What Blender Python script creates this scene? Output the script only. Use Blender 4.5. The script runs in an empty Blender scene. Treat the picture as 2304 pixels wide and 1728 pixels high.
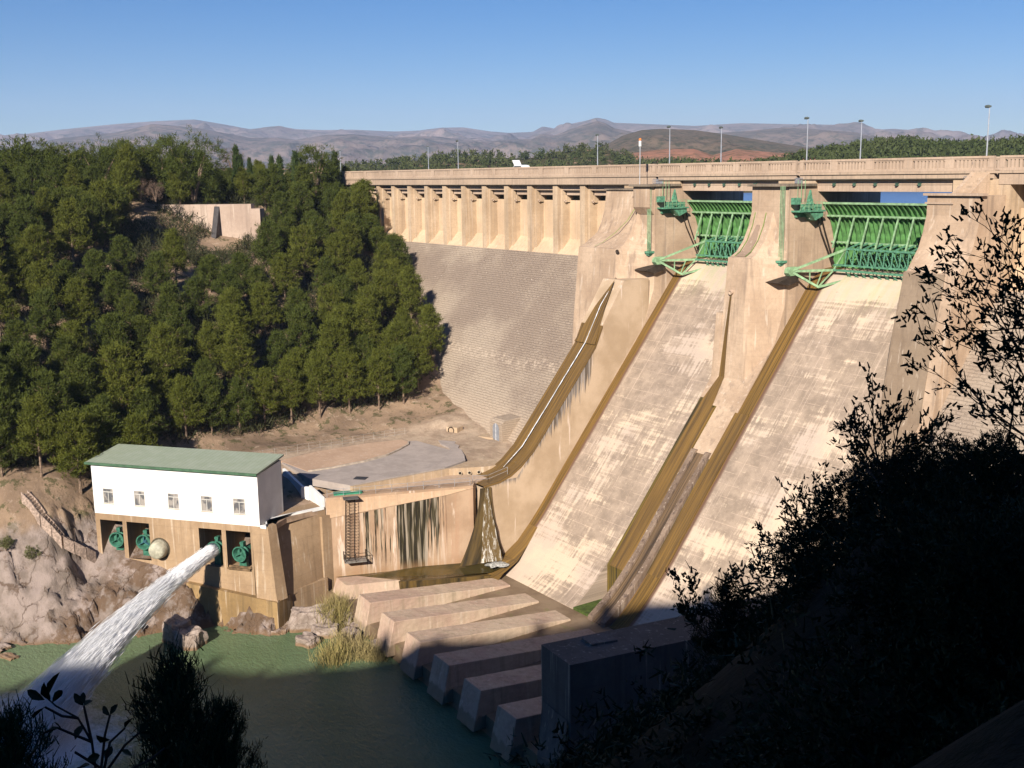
import bpy, math, random
import numpy as np
from mathutils import Matrix, Vector, noise as mnoise
R_ = math.radians
random.seed(7); rng = np.random.default_rng(7)
sc = bpy.context.scene
C = sc.collection

# ------------------------------------------------------------------ camera
# the eye is the world origin; X runs along the dam, +Y is upstream, z = 0 is the eye's height
FOC = 1100.0
_a = np.array([-262 - 512, -(186 - 384), -FOC]); _a /= np.linalg.norm(_a)
_b = (FOC * FOC + (-262 - 512) * 78) / (384 - 186)
_d = np.array([78, -_b, -FOC]); _d /= np.linalg.norm(_d)
AX = -_a; AZ = -_d; AZ = AZ - AX * AZ.dot(AX); AZ /= np.linalg.norm(AZ); AY = np.cross(AZ, AX)
RM = np.array([AX, AY, AZ])
def ray(x, y):
    w = RM @ np.array([x - 512, -(y - 384), -FOC]); return w / np.linalg.norm(w)
def proj(p):
    c = RM.T @ np.array(p, float); return 512 + FOC * c[0] / -c[2], 384 - FOC * c[1] / -c[2], -c[2]
cam = bpy.data.cameras.new('camera'); co = bpy.data.objects.new('camera', cam); C.objects.link(co)
co.matrix_world = Matrix([list(RM[0]) + [0], list(RM[1]) + [0], list(RM[2]) + [0], [0, 0, 0, 1]])
cam.sensor_width = 36; cam.lens = FOC / 1024 * 36; cam.clip_start = 0.1; cam.clip_end = 40000
sc.camera = co

# ------------------------------------------------------------------ light
SUN_EL, SUN_AZ = 28.0, 140.9
sv = Vector((math.cos(R_(SUN_EL)) * math.sin(R_(SUN_AZ)), math.cos(R_(SUN_EL)) * math.cos(R_(SUN_AZ)), math.sin(R_(SUN_EL))))
w = bpy.data.worlds.new('World'); sc.world = w; w.use_nodes = True
nt = w.node_tree; nt.nodes.clear()
sky = nt.nodes.new('ShaderNodeTexSky'); sky.sky_type = 'NISHITA'; sky.sun_disc = False
sky.sun_elevation = R_(SUN_EL); sky.sun_rotation = R_(SUN_AZ); sky.air_density = 1.0; sky.dust_density = 0.25; sky.ozone_density = 5.0; sky.altitude = 1200
bg = nt.nodes.new('ShaderNodeBackground'); bg.inputs[1].default_value = 0.052
wo = nt.nodes.new('ShaderNodeOutputWorld')
hs = nt.nodes.new('ShaderNodeHueSaturation'); hs.inputs['Saturation'].default_value = 1.36; hs.inputs['Hue'].default_value = 0.508; nt.links.new(sky.outputs[0], hs.inputs['Color']); nt.links.new(hs.outputs[0], bg.inputs[0]); nt.links.new(bg.outputs[0], wo.inputs[0])
sl = bpy.data.lights.new('sun', 'SUN'); sl.energy = 5.0; sl.angle = R_(0.5); sl.color = (1.0, 0.905, 0.79)
so = bpy.data.objects.new('sun', sl); C.objects.link(so)
so.rotation_euler = sv.to_track_quat('Z', 'Y').to_euler()
sc.view_settings.view_transform = 'Standard'; sc.view_settings.look = 'None'
sc.view_settings.gamma = 1.0; sc.view_settings.exposure = 0.7; sc.view_settings.use_curve_mapping = False
sc.render.engine = 'CYCLES'
sc.cycles.max_bounces = 6; sc.cycles.diffuse_bounces = 1; sc.cycles.glossy_bounces = 2
sc.cycles.transparent_max_bounces = 12; sc.cycles.volume_bounces = 1; sc.cycles.transmission_bounces = 2

# ------------------------------------------------------------------ mesh helpers
class MB:
    def __init__(s): s.v = []; s.f = []
    def add(s, vs, fs):
        o = len(s.v); s.v.extend([tuple(map(float, p)) for p in vs]); s.f.extend([tuple(i + o for i in f) for f in fs]); return s
    def box(s, x0, x1, y0, y1, z0, z1, fr=None):
        p = [(x, y, z) for z in (z0, z1) for y in (y0, y1) for x in (x0, x1)]
        if fr: p = [fr(*q) for q in p]
        return s.add(p, [(0, 2, 3, 1), (4, 5, 7, 6), (0, 1, 5, 4), (2, 6, 7, 3), (0, 4, 6, 2), (1, 3, 7, 5)])
    def prism(s, prof, x0, x1, prof1=None):      # profile in (Y, z), extruded along X
        n = len(prof); prof1 = prof1 or prof
        p = [(x0, a, b) for a, b in prof] + [(x1, a, b) for a, b in prof1]
        f = [tuple(range(n)), tuple(range(2 * n - 1, n - 1, -1))]
        f += [(i, i + n, (i + 1) % n + n, (i + 1) % n) for i in range(n)]
        return s.add(p, f)
    def plan(s, poly, z0, z1):                     # XY polygon, z0/z1 numbers or per-vertex lists
        n = len(poly); a = z0 if isinstance(z0, (list, tuple)) else [z0] * n; b = z1 if isinstance(z1, (list, tuple)) else [z1] * n
        p = [(x, y, a[i]) for i, (x, y) in enumerate(poly)] + [(x, y, b[i]) for i, (x, y) in enumerate(poly)]
        f = [tuple(range(n - 1, -1, -1)), tuple(range(n, 2 * n))]
        f += [(i, (i + 1) % n, (i + 1) % n + n, i + n) for i in range(n)]
        return s.add(p, f)
    def tube(s, pts, r, n=6, cap=True):
        pts = [Vector(p) for p in pts]; rs = r if isinstance(r, (list, tuple)) else [r] * len(pts); vs = []; fs = []
        for i, p in enumerate(pts):
            t = (pts[min(i + 1, len(pts) - 1)] - pts[max(i - 1, 0)]).normalized()
            a = t.orthogonal().normalized() if i == 0 else (a - t * a.dot(t)).normalized()
            b = t.cross(a)
            for k in range(n):
                q = 2 * math.pi * k / n; vs.append(p + (a * math.cos(q) + b * math.sin(q)) * rs[i])
        for i in range(len(pts) - 1):
            for k in range(n):
                fs.append((i * n + k, i * n + (k + 1) % n, (i + 1) * n + (k + 1) % n, (i + 1) * n + k))
        if cap: fs += [tuple(range(n - 1, -1, -1)), tuple(range((len(pts) - 1) * n, len(pts) * n))]
        return s.add(vs, fs)
    def lathe(s, c, ax, prof, n=20):               # prof = (t along axis, radius)
        c = Vector(c); ax = Vector(ax).normalized(); a = ax.orthogonal().normalized(); b = ax.cross(a); vs = []; fs = []
        for t, r in prof:
            for k in range(n):
                q = 2 * math.pi * k / n; vs.append(c + ax * t + (a * math.cos(q) + b * math.sin(q)) * r)
        for i in range(len(prof) - 1):
            for k in range(n): fs.append((i * n + k, i * n + (k + 1) % n, (i + 1) * n + (k + 1) % n, (i + 1) * n + k))
        return s.add(vs, fs)
def meshobj(name, mb, mat, parent=None, smooth=False):
    me = bpy.data.meshes.new(name)
    off = Vector((0, 0, 0)); q = parent
    while q: off += Vector(q.location); q = q.parent
    me.from_pydata([tuple(Vector(p) - off) for p in mb.v] if parent else mb.v, [], mb.f); me.validate(); 
    me.materials.append(mat)
    if smooth: me.polygons.foreach_set('use_smooth', [True] * len(me.polygons))
    me.update()
    o = bpy.data.objects.new(name, me); C.objects.link(o)
    if parent: o.parent = parent
    return o
def tag(o, label=None, cat=None, group=None, kind=None):
    if label: o['label'] = label
    if cat: o['category'] = cat
    if group: o['group'] = group
    if kind: o['kind'] = kind
    return o
def thing(name, label, cat, loc, group=None):
    o = bpy.data.objects.new(name, None); C.objects.link(o); o.location = loc; o.empty_display_size = 0.5
    return tag(o, label, cat, group)
def recalc(o):
    import bmesh
    bm = bmesh.new(); bm.from_mesh(o.data); bmesh.ops.recalc_face_normals(bm, faces=bm.faces); bm.to_mesh(o.data); bm.free(); return o

# ------------------------------------------------------------------ material helpers
class M:
    def __init__(s, name, rough=0.85, spec=0.3):
        s.m = bpy.data.materials.new(name); s.m.use_nodes = True; s.t = s.m.node_tree; s.n = s.t.nodes
        s.b = s.n['Principled BSDF']; s.b.inputs['Roughness'].default_value = rough; s.b.inputs['Specular IOR Level'].default_value = spec
        s.geo = s.n.new('ShaderNodeNewGeometry'); s.P = s.geo.outputs['Position']
        s._sep = None
    def link(s, a, b): s.t.links.new(a, b)
    def setv(s, sock, v):
        if hasattr(v, 'is_linked') or isinstance(v, bpy.types.NodeSocket): s.link(v, sock)
        elif isinstance(v, tuple) and len(v) == 3 and sock.type == 'RGBA': sock.default_value = (*v, 1)
        else: sock.default_value = v
    def xyz(s):
        if not s._sep: s._sep = s.n.new('ShaderNodeSeparateXYZ'); s.link(s.P, s._sep.inputs[0])
        return s._sep.outputs
    def scale(s, v, sx, sy, sz, loc=(0, 0, 0), rot=(0, 0, 0)):
        m = s.n.new('ShaderNodeMapping'); s.link(v, m.inputs[0]); m.inputs['Scale'].default_value = (sx, sy, sz); m.inputs['Location'].default_value = loc; m.inputs['Rotation'].default_value = rot
        return m.outputs[0]
    def noise(s, v, sc_=1.0, det=4, rough=0.55, dist=0.0):
        n = s.n.new('ShaderNodeTexNoise'); s.link(v, n.inputs['Vector']); n.inputs['Scale'].default_value = sc_; n.inputs['Detail'].default_value = det
        n.inputs['Roughness'].default_value = rough; n.inputs['Distortion'].default_value = dist; return n.outputs['Fac']
    def vor(s, v, sc_=1.0, feat='DISTANCE_TO_EDGE', rand=1.0):
        n = s.n.new('ShaderNodeTexVoronoi'); n.feature = feat; s.link(v, n.inputs['Vector']); n.inputs['Scale'].default_value = sc_; n.inputs['Randomness'].default_value = rand
        return n.outputs['Distance'] if feat != 'F1C' else n.outputs['Color']
    def ramp(s, f, lo, hi, a=0.0, b=1.0):          # smooth map lo..hi -> a..b, clamped
        n = s.n.new('ShaderNodeMapRange'); n.interpolation_type = 'SMOOTHSTEP'; s.setv(n.inputs[0], f)
        n.inputs[1].default_value = lo; n.inputs[2].default_value = hi; n.inputs[3].default_value = a; n.inputs[4].default_value = b; return n.outputs[0]
    def math(s, op, a, b=0.0):
        n = s.n.new('ShaderNodeMath'); n.operation = op; s.setv(n.inputs[0], a); s.setv(n.inputs[1], b); return n.outputs[0]
    def mix(s, f, a, b, mode='MIX'):
        n = s.n.new('ShaderNodeMix'); n.data_type = 'RGBA'; n.blend_type = mode; s.setv(n.inputs[0], f); s.setv(n.inputs[6], a); s.setv(n.inputs[7], b); return n.outputs[2]
    def band(s, x, a, b, soft=0.1):                # 1 inside a..b
        return s.math('MULTIPLY', s.ramp(x, a - soft, a + soft), s.ramp(x, b - soft, b + soft, 1, 0))
    def brick(s, v, w, h, mortar=0.02, off=0.5):
        n = s.n.new('ShaderNodeTexBrick'); s.link(v, n.inputs['Vector']); n.inputs['Scale'].default_value = 1; n.inputs['Brick Width'].default_value = w; n.inputs['Row Height'].default_value = h
        n.inputs['Mortar Size'].default_value = mortar; n.inputs['Mortar Smooth'].default_value = 0.3; n.offset = off
        n.inputs['Color1'].default_value = (0, 0, 0, 1); n.inputs['Color2'].default_value = (1, 1, 1, 1); n.inputs['Bias'].default_value = 0; return n
    def comb(s, x, y, z=0.0):
        n = s.n.new('ShaderNodeCombineXYZ'); s.setv(n.inputs[0], x); s.setv(n.inputs[1], y); s.setv(n.inputs[2], z); return n.outputs[0]
    def bump(s, h, dist=0.05, st=0.6):
        n = s.n.new('ShaderNodeBump'); n.inputs['Distance'].default_value = dist; n.inputs['Strength'].default_value = st; s.setv(n.inputs['Height'], h); s.link(n.outputs[0], s.b.inputs['Normal'])
    def col(s, c): s.setv(s.b.inputs['Base Color'], c); return s.m

def plain(name, c, rough=0.6, var=0.25, metal=0.0, sc_=1.5):
    m = M(name, rough); n = m.noise(m.P, sc_, 4)
    m.b.inputs['Metallic'].default_value = metal
    m.bump(m.noise(m.P, 8, 3), 0.01, 0.3)
    return m.col(m.mix(m.ramp(n, .35, .7), tuple(x * (1 - var) for x in c), tuple(x * (1 + var * .5) for x in c)))

PEACH = (0.59, 0.445, 0.30); TAN = (0.44, 0.32, 0.205); GREY = (0.24, 0.18, 0.135)
def concrete(name, base=PEACH, dark=TAN, stain=GREY, lift=1.6, st_amt=0.45, strk=1.0, bump=0.03):
    m = M(name, 0.9, 0.2); P = m.P
    a = m.ramp(m.noise(P, 0.16, 5, .6), .35, .65)
    c = m.mix(a, base, dark)
    s1 = m.ramp(m.noise(m.scale(P, 1.3 * strk, 1.3 * strk, .05), 1.0, 4, .6), .50, .72, 0, st_amt)     # vertical wash marks
    c = m.mix(s1, c, stain)
    s2 = m.ramp(m.noise(m.scale(P, 2.2 * strk, 2.2 * strk, .09, (7, 3, 1)), 1.0, 3, .6), .58, .70, 0, .45)
    c = m.mix(s2, c, (0.70, 0.59, 0.47))
    if lift:
        z = m.xyz()[2]; fr = m.math('FRACT', m.math('DIVIDE', z, lift))
        c = m.mix(m.ramp(fr, 0.0, .05, .28, 0), c, stain)
    g = m.noise(P, 2.2, 6, .7); c = m.mix(m.ramp(g, .3, .75, .0, .28), c, stain)
    m.bump(g, bump, .7)
    return m.col(c)
# ------------------------------------------------------------------ materials of the dam
m_conc = concrete('dam_concrete')
m_pier = concrete('pier_concrete', (0.57, 0.425, 0.30), (0.42, 0.30, 0.205), (0.22, 0.165, 0.125), 1.4, .6)
m_bay = concrete('bay_concrete', (0.68, 0.50, 0.33), (0.55, 0.40, 0.26), (0.36, 0.26, 0.18), 0, .3)
m_rail = concrete('parapet_concrete', (0.56, 0.42, 0.31), (0.45, 0.33, 0.24), (0.24, 0.19, 0.15), 0, .45, 3)
m_block = concrete('block_concrete', (0.56, 0.43, 0.31), (0.48, 0.33, 0.25), (0.25, 0.20, 0.13), .45, .45)
_m = m_block; _nt = _m.node_tree; _b = _nt.nodes['Principled BSDF']; _src = _b.inputs['Base Color'].links[0].from_socket
def _over(mat, src, fac, colr):
    nt_ = mat.node_tree; x_ = nt_.nodes.new('ShaderNodeMix'); x_.data_type = 'RGBA'; nt_.links.new(fac, x_.inputs[0]); nt_.links.new(src, x_.inputs[6]); x_.inputs[7].default_value = (*colr, 1); nt_.links.new(x_.outputs[2], nt_.nodes['Principled BSDF'].inputs['Base Color'])
class _MM(M):
    def __init__(s, mat): s.m = mat; s.t = mat.node_tree; s.n = s.t.nodes; s.b = s.n['Principled BSDF']; s.geo = s.n.new('ShaderNodeNewGeometry'); s.P = s.geo.outputs['Position']; s._sep = None
_q = _MM(_m); _lo = _q.ramp(_q.math('ADD', _q.xyz()[2], _q.math('MULTIPLY', _q.noise(_q.scale(_q.P, 1, 1, .3), 1.4, 5, .7), 1.6)), -50.7, -51.1, 0, .6); _over(_m, _src, _lo, (.17, .135, .075))
m_podium = concrete('podium_concrete', (0.41, 0.285, 0.175), (0.31, 0.21, 0.125), (0.17, 0.12, 0.075), 2.2, .4)

def masonry(name, tone=1.0):
    m = M(name, 0.95, 0.1); x, y, z = m.xyz()[0], m.xyz()[1], m.xyz()[2]
    v = m.comb(x, m.math('MULTIPLY', z, 1.28))
    wob = m.comb(m.math('ADD', x, m.math('MULTIPLY', m.noise(m.P, 1.1, 4), 1.6)), m.math('ADD', m.math('MULTIPLY', z, 1.28), m.math('MULTIPLY', m.noise(m.P, 1.0, 4), .42)))
    b = m.brick(wob, 1.15, .42, .045)
    t = lambda c: tuple(q * tone for q in c)
    c = m.mix(m.ramp(m.noise(m.P, .07, 4, .6), .38, .62), t((0.40, .325, .25)), t((0.28, .22, .172)))
    c = m.mix(m.math('MULTIPLY', m.math('MULTIPLY', b.outputs['Fac'], .38), m.ramp(m.noise(m.P, .5, 3), .35, .6)), c, t((.17, .135, .11)))
    spk = m.ramp(m.noise(m.comb(m.math('MULTIPLY', x, 1.6), m.math('MULTIPLY', z, 3.2)), 1.0, 3, .7), .62, .70)
    c = m.mix(m.math('MULTIPLY', spk, .75), c, t((.56, .48, .40)))
    ledge = m.band(m.math('ADD', z, m.math('MULTIPLY', m.noise(m.scale(m.P, .12, .12, .12), 1, 3), 3.0)), -27.6, -26.2, .5)
    c = m.mix(m.math('MULTIPLY', ledge, m.ramp(m.noise(m.P, 1.2, 4), .42, .7, 0, .7)), c, t((.58, .47, .36)))
    low = m.ramp(z, -33, -38); c = m.mix(m.math('MULTIPLY', low, .6), c, t((.47, .365, .27)))
    h = m.math('SUBTRACT', m.noise(m.P, 1.8, 6, .75), m.math('MULTIPLY', b.outputs['Fac'], .5))
    m.bump(h, .15, 1.0); return m.col(c)
m_mas = masonry('rubble_masonry'); 

def chute(name, x0, x1, tone, bandx, seed, bias=0.0):
    m = M(name, 0.8, 0.25); x, y, z = m.xyz()[0], m.xyz()[1], m.xyz()[2]
    q = m.comb(x, m.math('MULTIPLY', z, 1.28), seed)
    t = lambda c: tuple(a * tone for a in c)
    light, lilac, grey = t((.62, .49, .355)), t((.50, .40, .32)), t((.235, .182, .138))
    c = m.mix(m.ramp(m.noise(q, .09, 4, .6), .4, .62), light, lilac)
    # worn skin: broad patches, eaten by scratches that run down the slope and by lift joints
    big = m.math('ADD', m.noise(q, .085, 6, .66, .2), m.ramp(m.noise(m.comb(m.math('MULTIPLY', x, .02), m.math('MULTIPLY', z, .16), seed), 1.0, 3), .3, .7, -.05, .11))
    dn = m.noise(m.scale(q, 2.6, .10, 1), 1.0, 4, .65); ac = m.noise(m.scale(q, .10, 2.4, 1), 1.0, 4, .65)
    f = m.math('ADD', big, m.math('ADD', m.math('MULTIPLY', m.math('SUBTRACT', dn, .5), .42), m.math('MULTIPLY', m.math('SUBTRACT', ac, .5), .24)))
    lay = m.noise(m.comb(m.math('MULTIPLY', x, .05), m.math('MULTIPLY', z, 1.1), seed), 1.0, 5, .7); f = m.math('ADD', f, m.math('MULTIPLY', m.math('SUBTRACT', lay, .5), .28))
    f = m.math('SUBTRACT', f, m.math('ADD', m.ramp(z, -17, -13, 0, .3), m.ramp(z, -47, -50.5, 0, .10)))
    wn = m.mix(m.ramp(m.noise(q, .5, 5, .7), .35, .65), grey, tuple(a * 1.6 for a in grey)); f = m.math('ADD', f, bias); c = m.mix(m.ramp(f, .43, .54, 0, .9), c, wn)
    sp = m.ramp(m.noise(q, 2.6, 5, .8), .60, .66); c = m.mix(m.math('MULTIPLY', sp, .7), c, light)
    jx = m.math('FRACT', m.math('DIVIDE', m.math('ADD', x, seed), 3.3)); jz = m.math('FRACT', m.math('DIVIDE', z, 1.2))
    j = m.math('MAXIMUM', m.ramp(jx, .0, .02, 1, 0), m.math('MULTIPLY', m.ramp(jz, .0, .07, 1, 0), m.ramp(m.noise(q, .6, 3), .4, .55)))
    c = m.mix(m.math('MULTIPLY', j, .55), c, t((.66, .50, .38)))
    scr = m.ramp(m.noise(m.scale(q, 4.5, .05, 1, (3, 0, 9)), 1.0, 3, .6), .62, .68); c = m.mix(m.math('MULTIPLY', scr, .42), c, t((.68, .53, .42)))
    gz = m.ramp(z, -18.0, -12.6); c = m.mix(m.math('MULTIPLY', gz, m.ramp(m.noise(m.scale(q, 1.5, .2, 1), 1, 3), .4, .7, 0, .5)), c, (.42, .44, .22))
    # algae band where the gates leak
    wob = m.math('MULTIPLY', m.math('SUBTRACT', m.noise(m.scale(q, 1, .25, 1), 1, 3), .5), .35)
    xx = m.math('ADD', x, wob)
    alg = m.mix(m.ramp(m.noise(m.scale(q, 5, .06, 1), 1, 3, .7), .35, .62), (.225, .128, .032), (.10, .060, .020))
    for (a, b, dark) in bandx:
        c = m.mix(m.band(xx, a - .35, b + .45, .25), c, (.15, .085, .055))
        c = m.mix(m.band(xx, a, b, .07), c, alg)
    h = m.math('ADD', m.math('MULTIPLY', m.ramp(f, .45, .55), .5), m.noise(q, 3, 5, .7)); m.bump(h, .05, .8)
    return m.col(c)
m_ch1 = chute('chute_concrete', 0, 0, 1.0, [(-116.6, -115.25, 1)], 0.0)
m_ch2 = chute('chute_concrete_pale', 0, 0, 1.03, [(-92.6, -90.35, 1)], 5.0, .035)

def algae(name, base=(.225, .130, .034), dark=(.095, .058, .022), line=0, axis='x'):
    m = M(name, 0.45, 0.5); x, y, z = m.xyz()[0], m.xyz()[1], m.xyz()[2]
    v = m.comb(x, m.math('MULTIPLY', z, 1.28)); n = m.noise(m.scale(v, 3.5, .06, 1), 1, 4, .7)
    c = m.mix(m.ramp(n, .35, .65), base, dark); m.bump(n, .03, .5); return m.col(c)
m_alg = algae('wet_algae'); m_pit = algae('mossy_pit', (.19, .13, .022), (.03, .025, .012))

# ------------------------------------------------------------------ the dam
dam = thing('dam', 'long concrete and masonry gravity dam with two spillway chutes and a balustraded crest', 'dam', (-100, 106, -52))
A_ = lambda z: 78.1 + (z + 52.5) / 1.25       # Y of the downstream slope at height z
Zs = lambda y: -52.5 + 1.25 * (y - 78.1)
meshobj('masonry_slope', MB().prism([(109.84, -12.8), (A_(-56), -56), (118, -56), (118, -12.8)], -262, -118), m_mas, dam)
meshobj('masonry_slope', MB().prism([(109.84, -12.8), (A_(-56), -56), (118, -56), (118, -12.8)], -67.2, 20), masonry('rubble_masonry_pale', 1.06), dam)
mb = MB()                                      # a slightly proud joint strip low on the left wing
mb.prism([(A_(-13) - .0, -13), (A_(-13) - .25, -13.2), (A_(-24) - .25, -24.2), (A_(-24), -24)], -176.5, -176.1); meshobj('joint_rib', mb, m_mas, dam)
up = MB()
for a, b in ((-262, -129), (-66.6, 20)):
    up.prism([(109.84, -12.79), (112.0, -10.4), (112.0, -4.1), (112.9, -4.1), (112.9, -12.79)], a, b)
meshobj('upper_wall', up, m_bay, dam)
meshobj('crest_core', MB().box(-262, -128.6, 117.3, 118.4, -20, -1.59).box(-66.7, 20, 117.3, 118.4, -20, -1.59), m_conc, dam)
# buttress pillars between the bays
px0 = [-249.5, -242.2, -235.2, -228.2, -221.4, -215.0, -208.6, -202.1, -195.4, -188.7, -181.9, -175.2, -168.2, -161.1, -154.15, -146.9, -139.7]
for x in px0:
    p = MB().box(x, x + 1.25, 109.84, 110.5, -12.83, -1.61).box(x + .0, x + 1.75, 110.5, 112.1, -12.6, -1.61)
    p.box(x + 1.75, x + 1.95, 111.2, 112.1, -4.4, -1.61)
    p.box(x - .15, x + 1.75, 111.5, 112.7, -4.6, -3.2)
    o = meshobj('pillar', p, m_conc, dam)
    d = MB().lathe((x + 1.75, 110.95, -4.15), (1, -.25, -.2), [(0, 0), (0, .2), (.45, .2), (.45, .14), (.3, 0)], 10); meshobj('drain_spout', d, m_rail, o)
# stepped soffit beams behind the fascia
sb = MB()
for a, b in ((-262, -128.8),):
    sb.box(a, b, 110.55, 111.2, -2.45, -1.59).box(a, b, 111.2, 111.9, -3.25, -1.59).box(a, b, 111.9, 113.5, -3.3, -3.0)
meshobj('soffit_beam', sb, m_rail, dam)
# crest road deck and fascia
dk = MB().box(-262, -121.7, 109.62, 118.6, -1.58, -.14).box(-67.9, 20, 109.62, 118.6, -1.58, -.14)
dk.box(-121.1, -95.45, 109.62, 118.6, -1.0, -.14).box(-94.85, -68.5, 109.62, 118.6, -1.0, -.14)
dk.box(-121.7, -121.1, 111, 118.6, -1.0, -.14).box(-95.45, -94.85, 111, 118.6, -1.0, -.14).box(-68.5, -67.9, 111, 118.6, -1.0, -.14)
dk.box(-262, 20, 109.45, 109.62, -.42, -.15)
meshobj('drip_shadow_strip', MB().box(-121, -95.5, 109.56, 109.615, -1.04, -.93).box(-94.8, -68.6, 109.56, 109.615, -1.04, -.93).box(-262, -121.8, 109.57, 109.615, -1.62, -1.52), plain('drip_stain_shadow', (.09, .075, .055), .9), dam)  # dark strip paints the shadow line under the fascia along with its drip stain
meshobj('crest_deck', dk, concrete('deck_concrete', (0.52, 0.39, 0.28), (0.43, 0.32, 0.235), (0.22, 0.18, 0.14), 0, .6, 2.5), dam)
meshobj('crest_road', MB().box(-262, 20, 110.4, 118.0, -.138, -.1), plain('asphalt', (.06, .058, .055), .9), dam)
# parapets with balusters
def parapet(x0, x1, panels, y=109.5, dep=.34, nb=.42):
    p = MB().box(x0, x1, y, y + dep, -.14, .16).box(x0, x1, y - .05, y + dep + .05, 1.16, 1.40)
    xs = np.linspace(x0, x1, panels + 1)
    for i, a in enumerate(xs):
        wd = .55
        l, r = max(x0, a - wd), min(x1, a + wd)
        p.box(l, r, y + .003 - .02, y + dep - .003 + .02, .16, 1.16)
    for i in range(panels):
        l, r = xs[i] + .55, xs[i + 1] - .55; k = max(1, int((r - l) / nb)); st = (r - l) / k
        for j in range(1, k):
            c = l + st * j; p.box(c - .135, c + .135, y + .06, y + dep - .06, .16, 1.16)
        p.box(l, r, y + .03, y + dep - .03, 1.02, 1.16)
    return p
for a, b, n in ((-262, -121.75, 20), (-121.05, -95.5, 5), (-94.8, -68.55, 5), (-67.85, 20, 12)):
    meshobj('parapet', parapet(a, b, n), m_rail, dam)
meshobj('parapet', parapet(-262, 20, 40, 118.2), m_rail, dam)

m_cap = concrete('cap_concrete', (.30, .24, .18), (.16, .13, .10), (.06, .055, .04), 0, .7, 3)
# spillway piers: profile in (Y, z)
NOSE = [(105.0, -1.75), (105.0, -4.8), (104.5, -6.6), (103.6, -8.4), (102.4, -9.8), (101.35, -10.35), (101.0, -10.42), (100.85, -11.6), (100.3, -17.4), (99.55, -25.4), (97.0, -28.9), (96.5, -36.8)]
def pier_prof(nose, yb=122.5, top=-1.75): return nose + [(A_(-54) + 12, -54), (yb, -54), (yb, top)]
mid = MB().prism(pier_prof(NOSE), -98.45, -94.9, None)
# right half: vertical face for the trunnion corbel, then a nose that tapers back to the flank
V0 = [(105.0, -1.75), (105.0, -4.8), (105.0, -6.6), (105.0, -8.4), (105.0, -9.8), (105.0, -10.5), (105.0, -11.2), (105.0, -12.6), (104.9, -16.0), (103.2, -20.9), (99.5, -25.6), (96.5, -29.4)]
V1 = [(105.0, -1.75), (105.0, -4.8), (105.0, -6.6), (104.6, -8.4), (103.6, -9.8), (102.9, -10.4), (102.5, -11.2), (101.7, -12.9), (100.6, -17.4), (99.55, -25.4), (97.0, -28.9), (96.5, -36.8)]
mid.prism(pier_prof(NOSE), -94.9, -94.2, pier_prof(V1)); mid.prism(pier_prof(V1), -94.2, -92.4, pier_prof(V0))
# widening of the low nose to the left flank of the divider
mid.prism([(100.2, -17.4), (99.5, -25.5), (97.0, -29.0), (96.5, -37.2), (104, -37.2), (106, -17)], -99.5, -98.45, None)
o = meshobj('pier', mid, m_pier, dam); recalc(o)
meshobj('pier_cap', MB().box(-98.75, -92.0, 104.35, 109.55, -1.745, -1.45), m_cap, o)
# brown leak line down the pier nose
def ribbon(pts, wid, off=(0, -.04, .02)):
    mb = MB(); v = []
    for (p, w_) in zip(pts, wid): v += [(p[0] - w_ / 2 + off[0], p[1] + off[1], p[2] + off[2]), (p[0] + w_ / 2 + off[0], p[1] + off[1], p[2] + off[2])]
    return mb.add(v, [(2 * i, 2 * i + 1, 2 * i + 3, 2 * i + 2) for i in range(len(pts) - 1)])
meshobj('leak_stain', ribbon([(-97.2, 100.4, -15.0), (-97.4, 99.9, -20), (-97.6, 99.5, -25.35), (-97.9, 97.0, -28.85), (-97.9, 96.5, -36.9)], [.25, .5, .9, 2.3, 2.6], (0, -.09, .05)), m_alg, o)
meshobj('drain_pipe', MB().lathe((-97.2, 100.6, -14.6), (0, -1, -.2), [(0, 0), (0, .3), (.5, .3), (.5, .2), (.3, 0)], 12), m_rail, o)
for xg in (-97.7, -95.9):                        # green growth lines beside the curved ramp
    meshobj('growth_line', ribbon([(xg, 104.9, -5.0), (xg, 104.45, -6.6), (xg, 103.55, -8.4), (xg, 102.35, -9.75), (xg, 101.4, -10.3)], [.12] * 5, (0, -.06, .06)), plain('green_growth', (.20, .30, .06), .9), o)
meshobj('ramp_stain', ribbon([(-96.8, 104.5, -6.5), (-96.8, 103.57, -8.35), (-96.8, 102.4, -9.73), (-96.8, 101.4, -10.28)], [.6, 1.2, 1.45, 1.45], (0, -.035, .035)), concrete('ramp_concrete', (.36, .26, .19), (.30, .21, .15), (.2, .15, .11), 0), o)
# left pier
lf = MB().prism(pier_prof([(106.2, -2.3)] + [(a + .9 if i < 3 else a, b) for i, (a, b) in enumerate(NOSE[1:])], 122.5, -2.3), -128.7, -120.2)
lf.prism(pier_prof(NOSE), -120.2, -119.4, pier_prof(V1)); lf.prism(pier_prof(V1), -119.4, -116.6, pier_prof(V0))
lf.prism([(104.1, -1.75), (104.1, -4.6), (104.9, -5.6), (106, -5.6), (106, -1.75)], -120.2, -116.75)
o = meshobj('pier', lf, m_pier, dam); recalc(o)
meshobj('pier_cap', MB().box(-120.6, -116.2, 103.6, 109.55, -1.745, -1.45).box(-128.9, -120.6, 105.9, 109.55, -2.29, -2.1), m_cap, o)
meshobj('growth_line', ribbon([(-121.2, 105.5, -5.0), (-122.2, 105.1, -6.6), (-123.4, 103.75, -8.4), (-124.6, 102.45, -9.75), (-125.2, 101.4, -10.3)], [.14] * 5, (0, -.25, .1)), plain('green_growth', (.20, .30, .06), .9), o)
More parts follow.
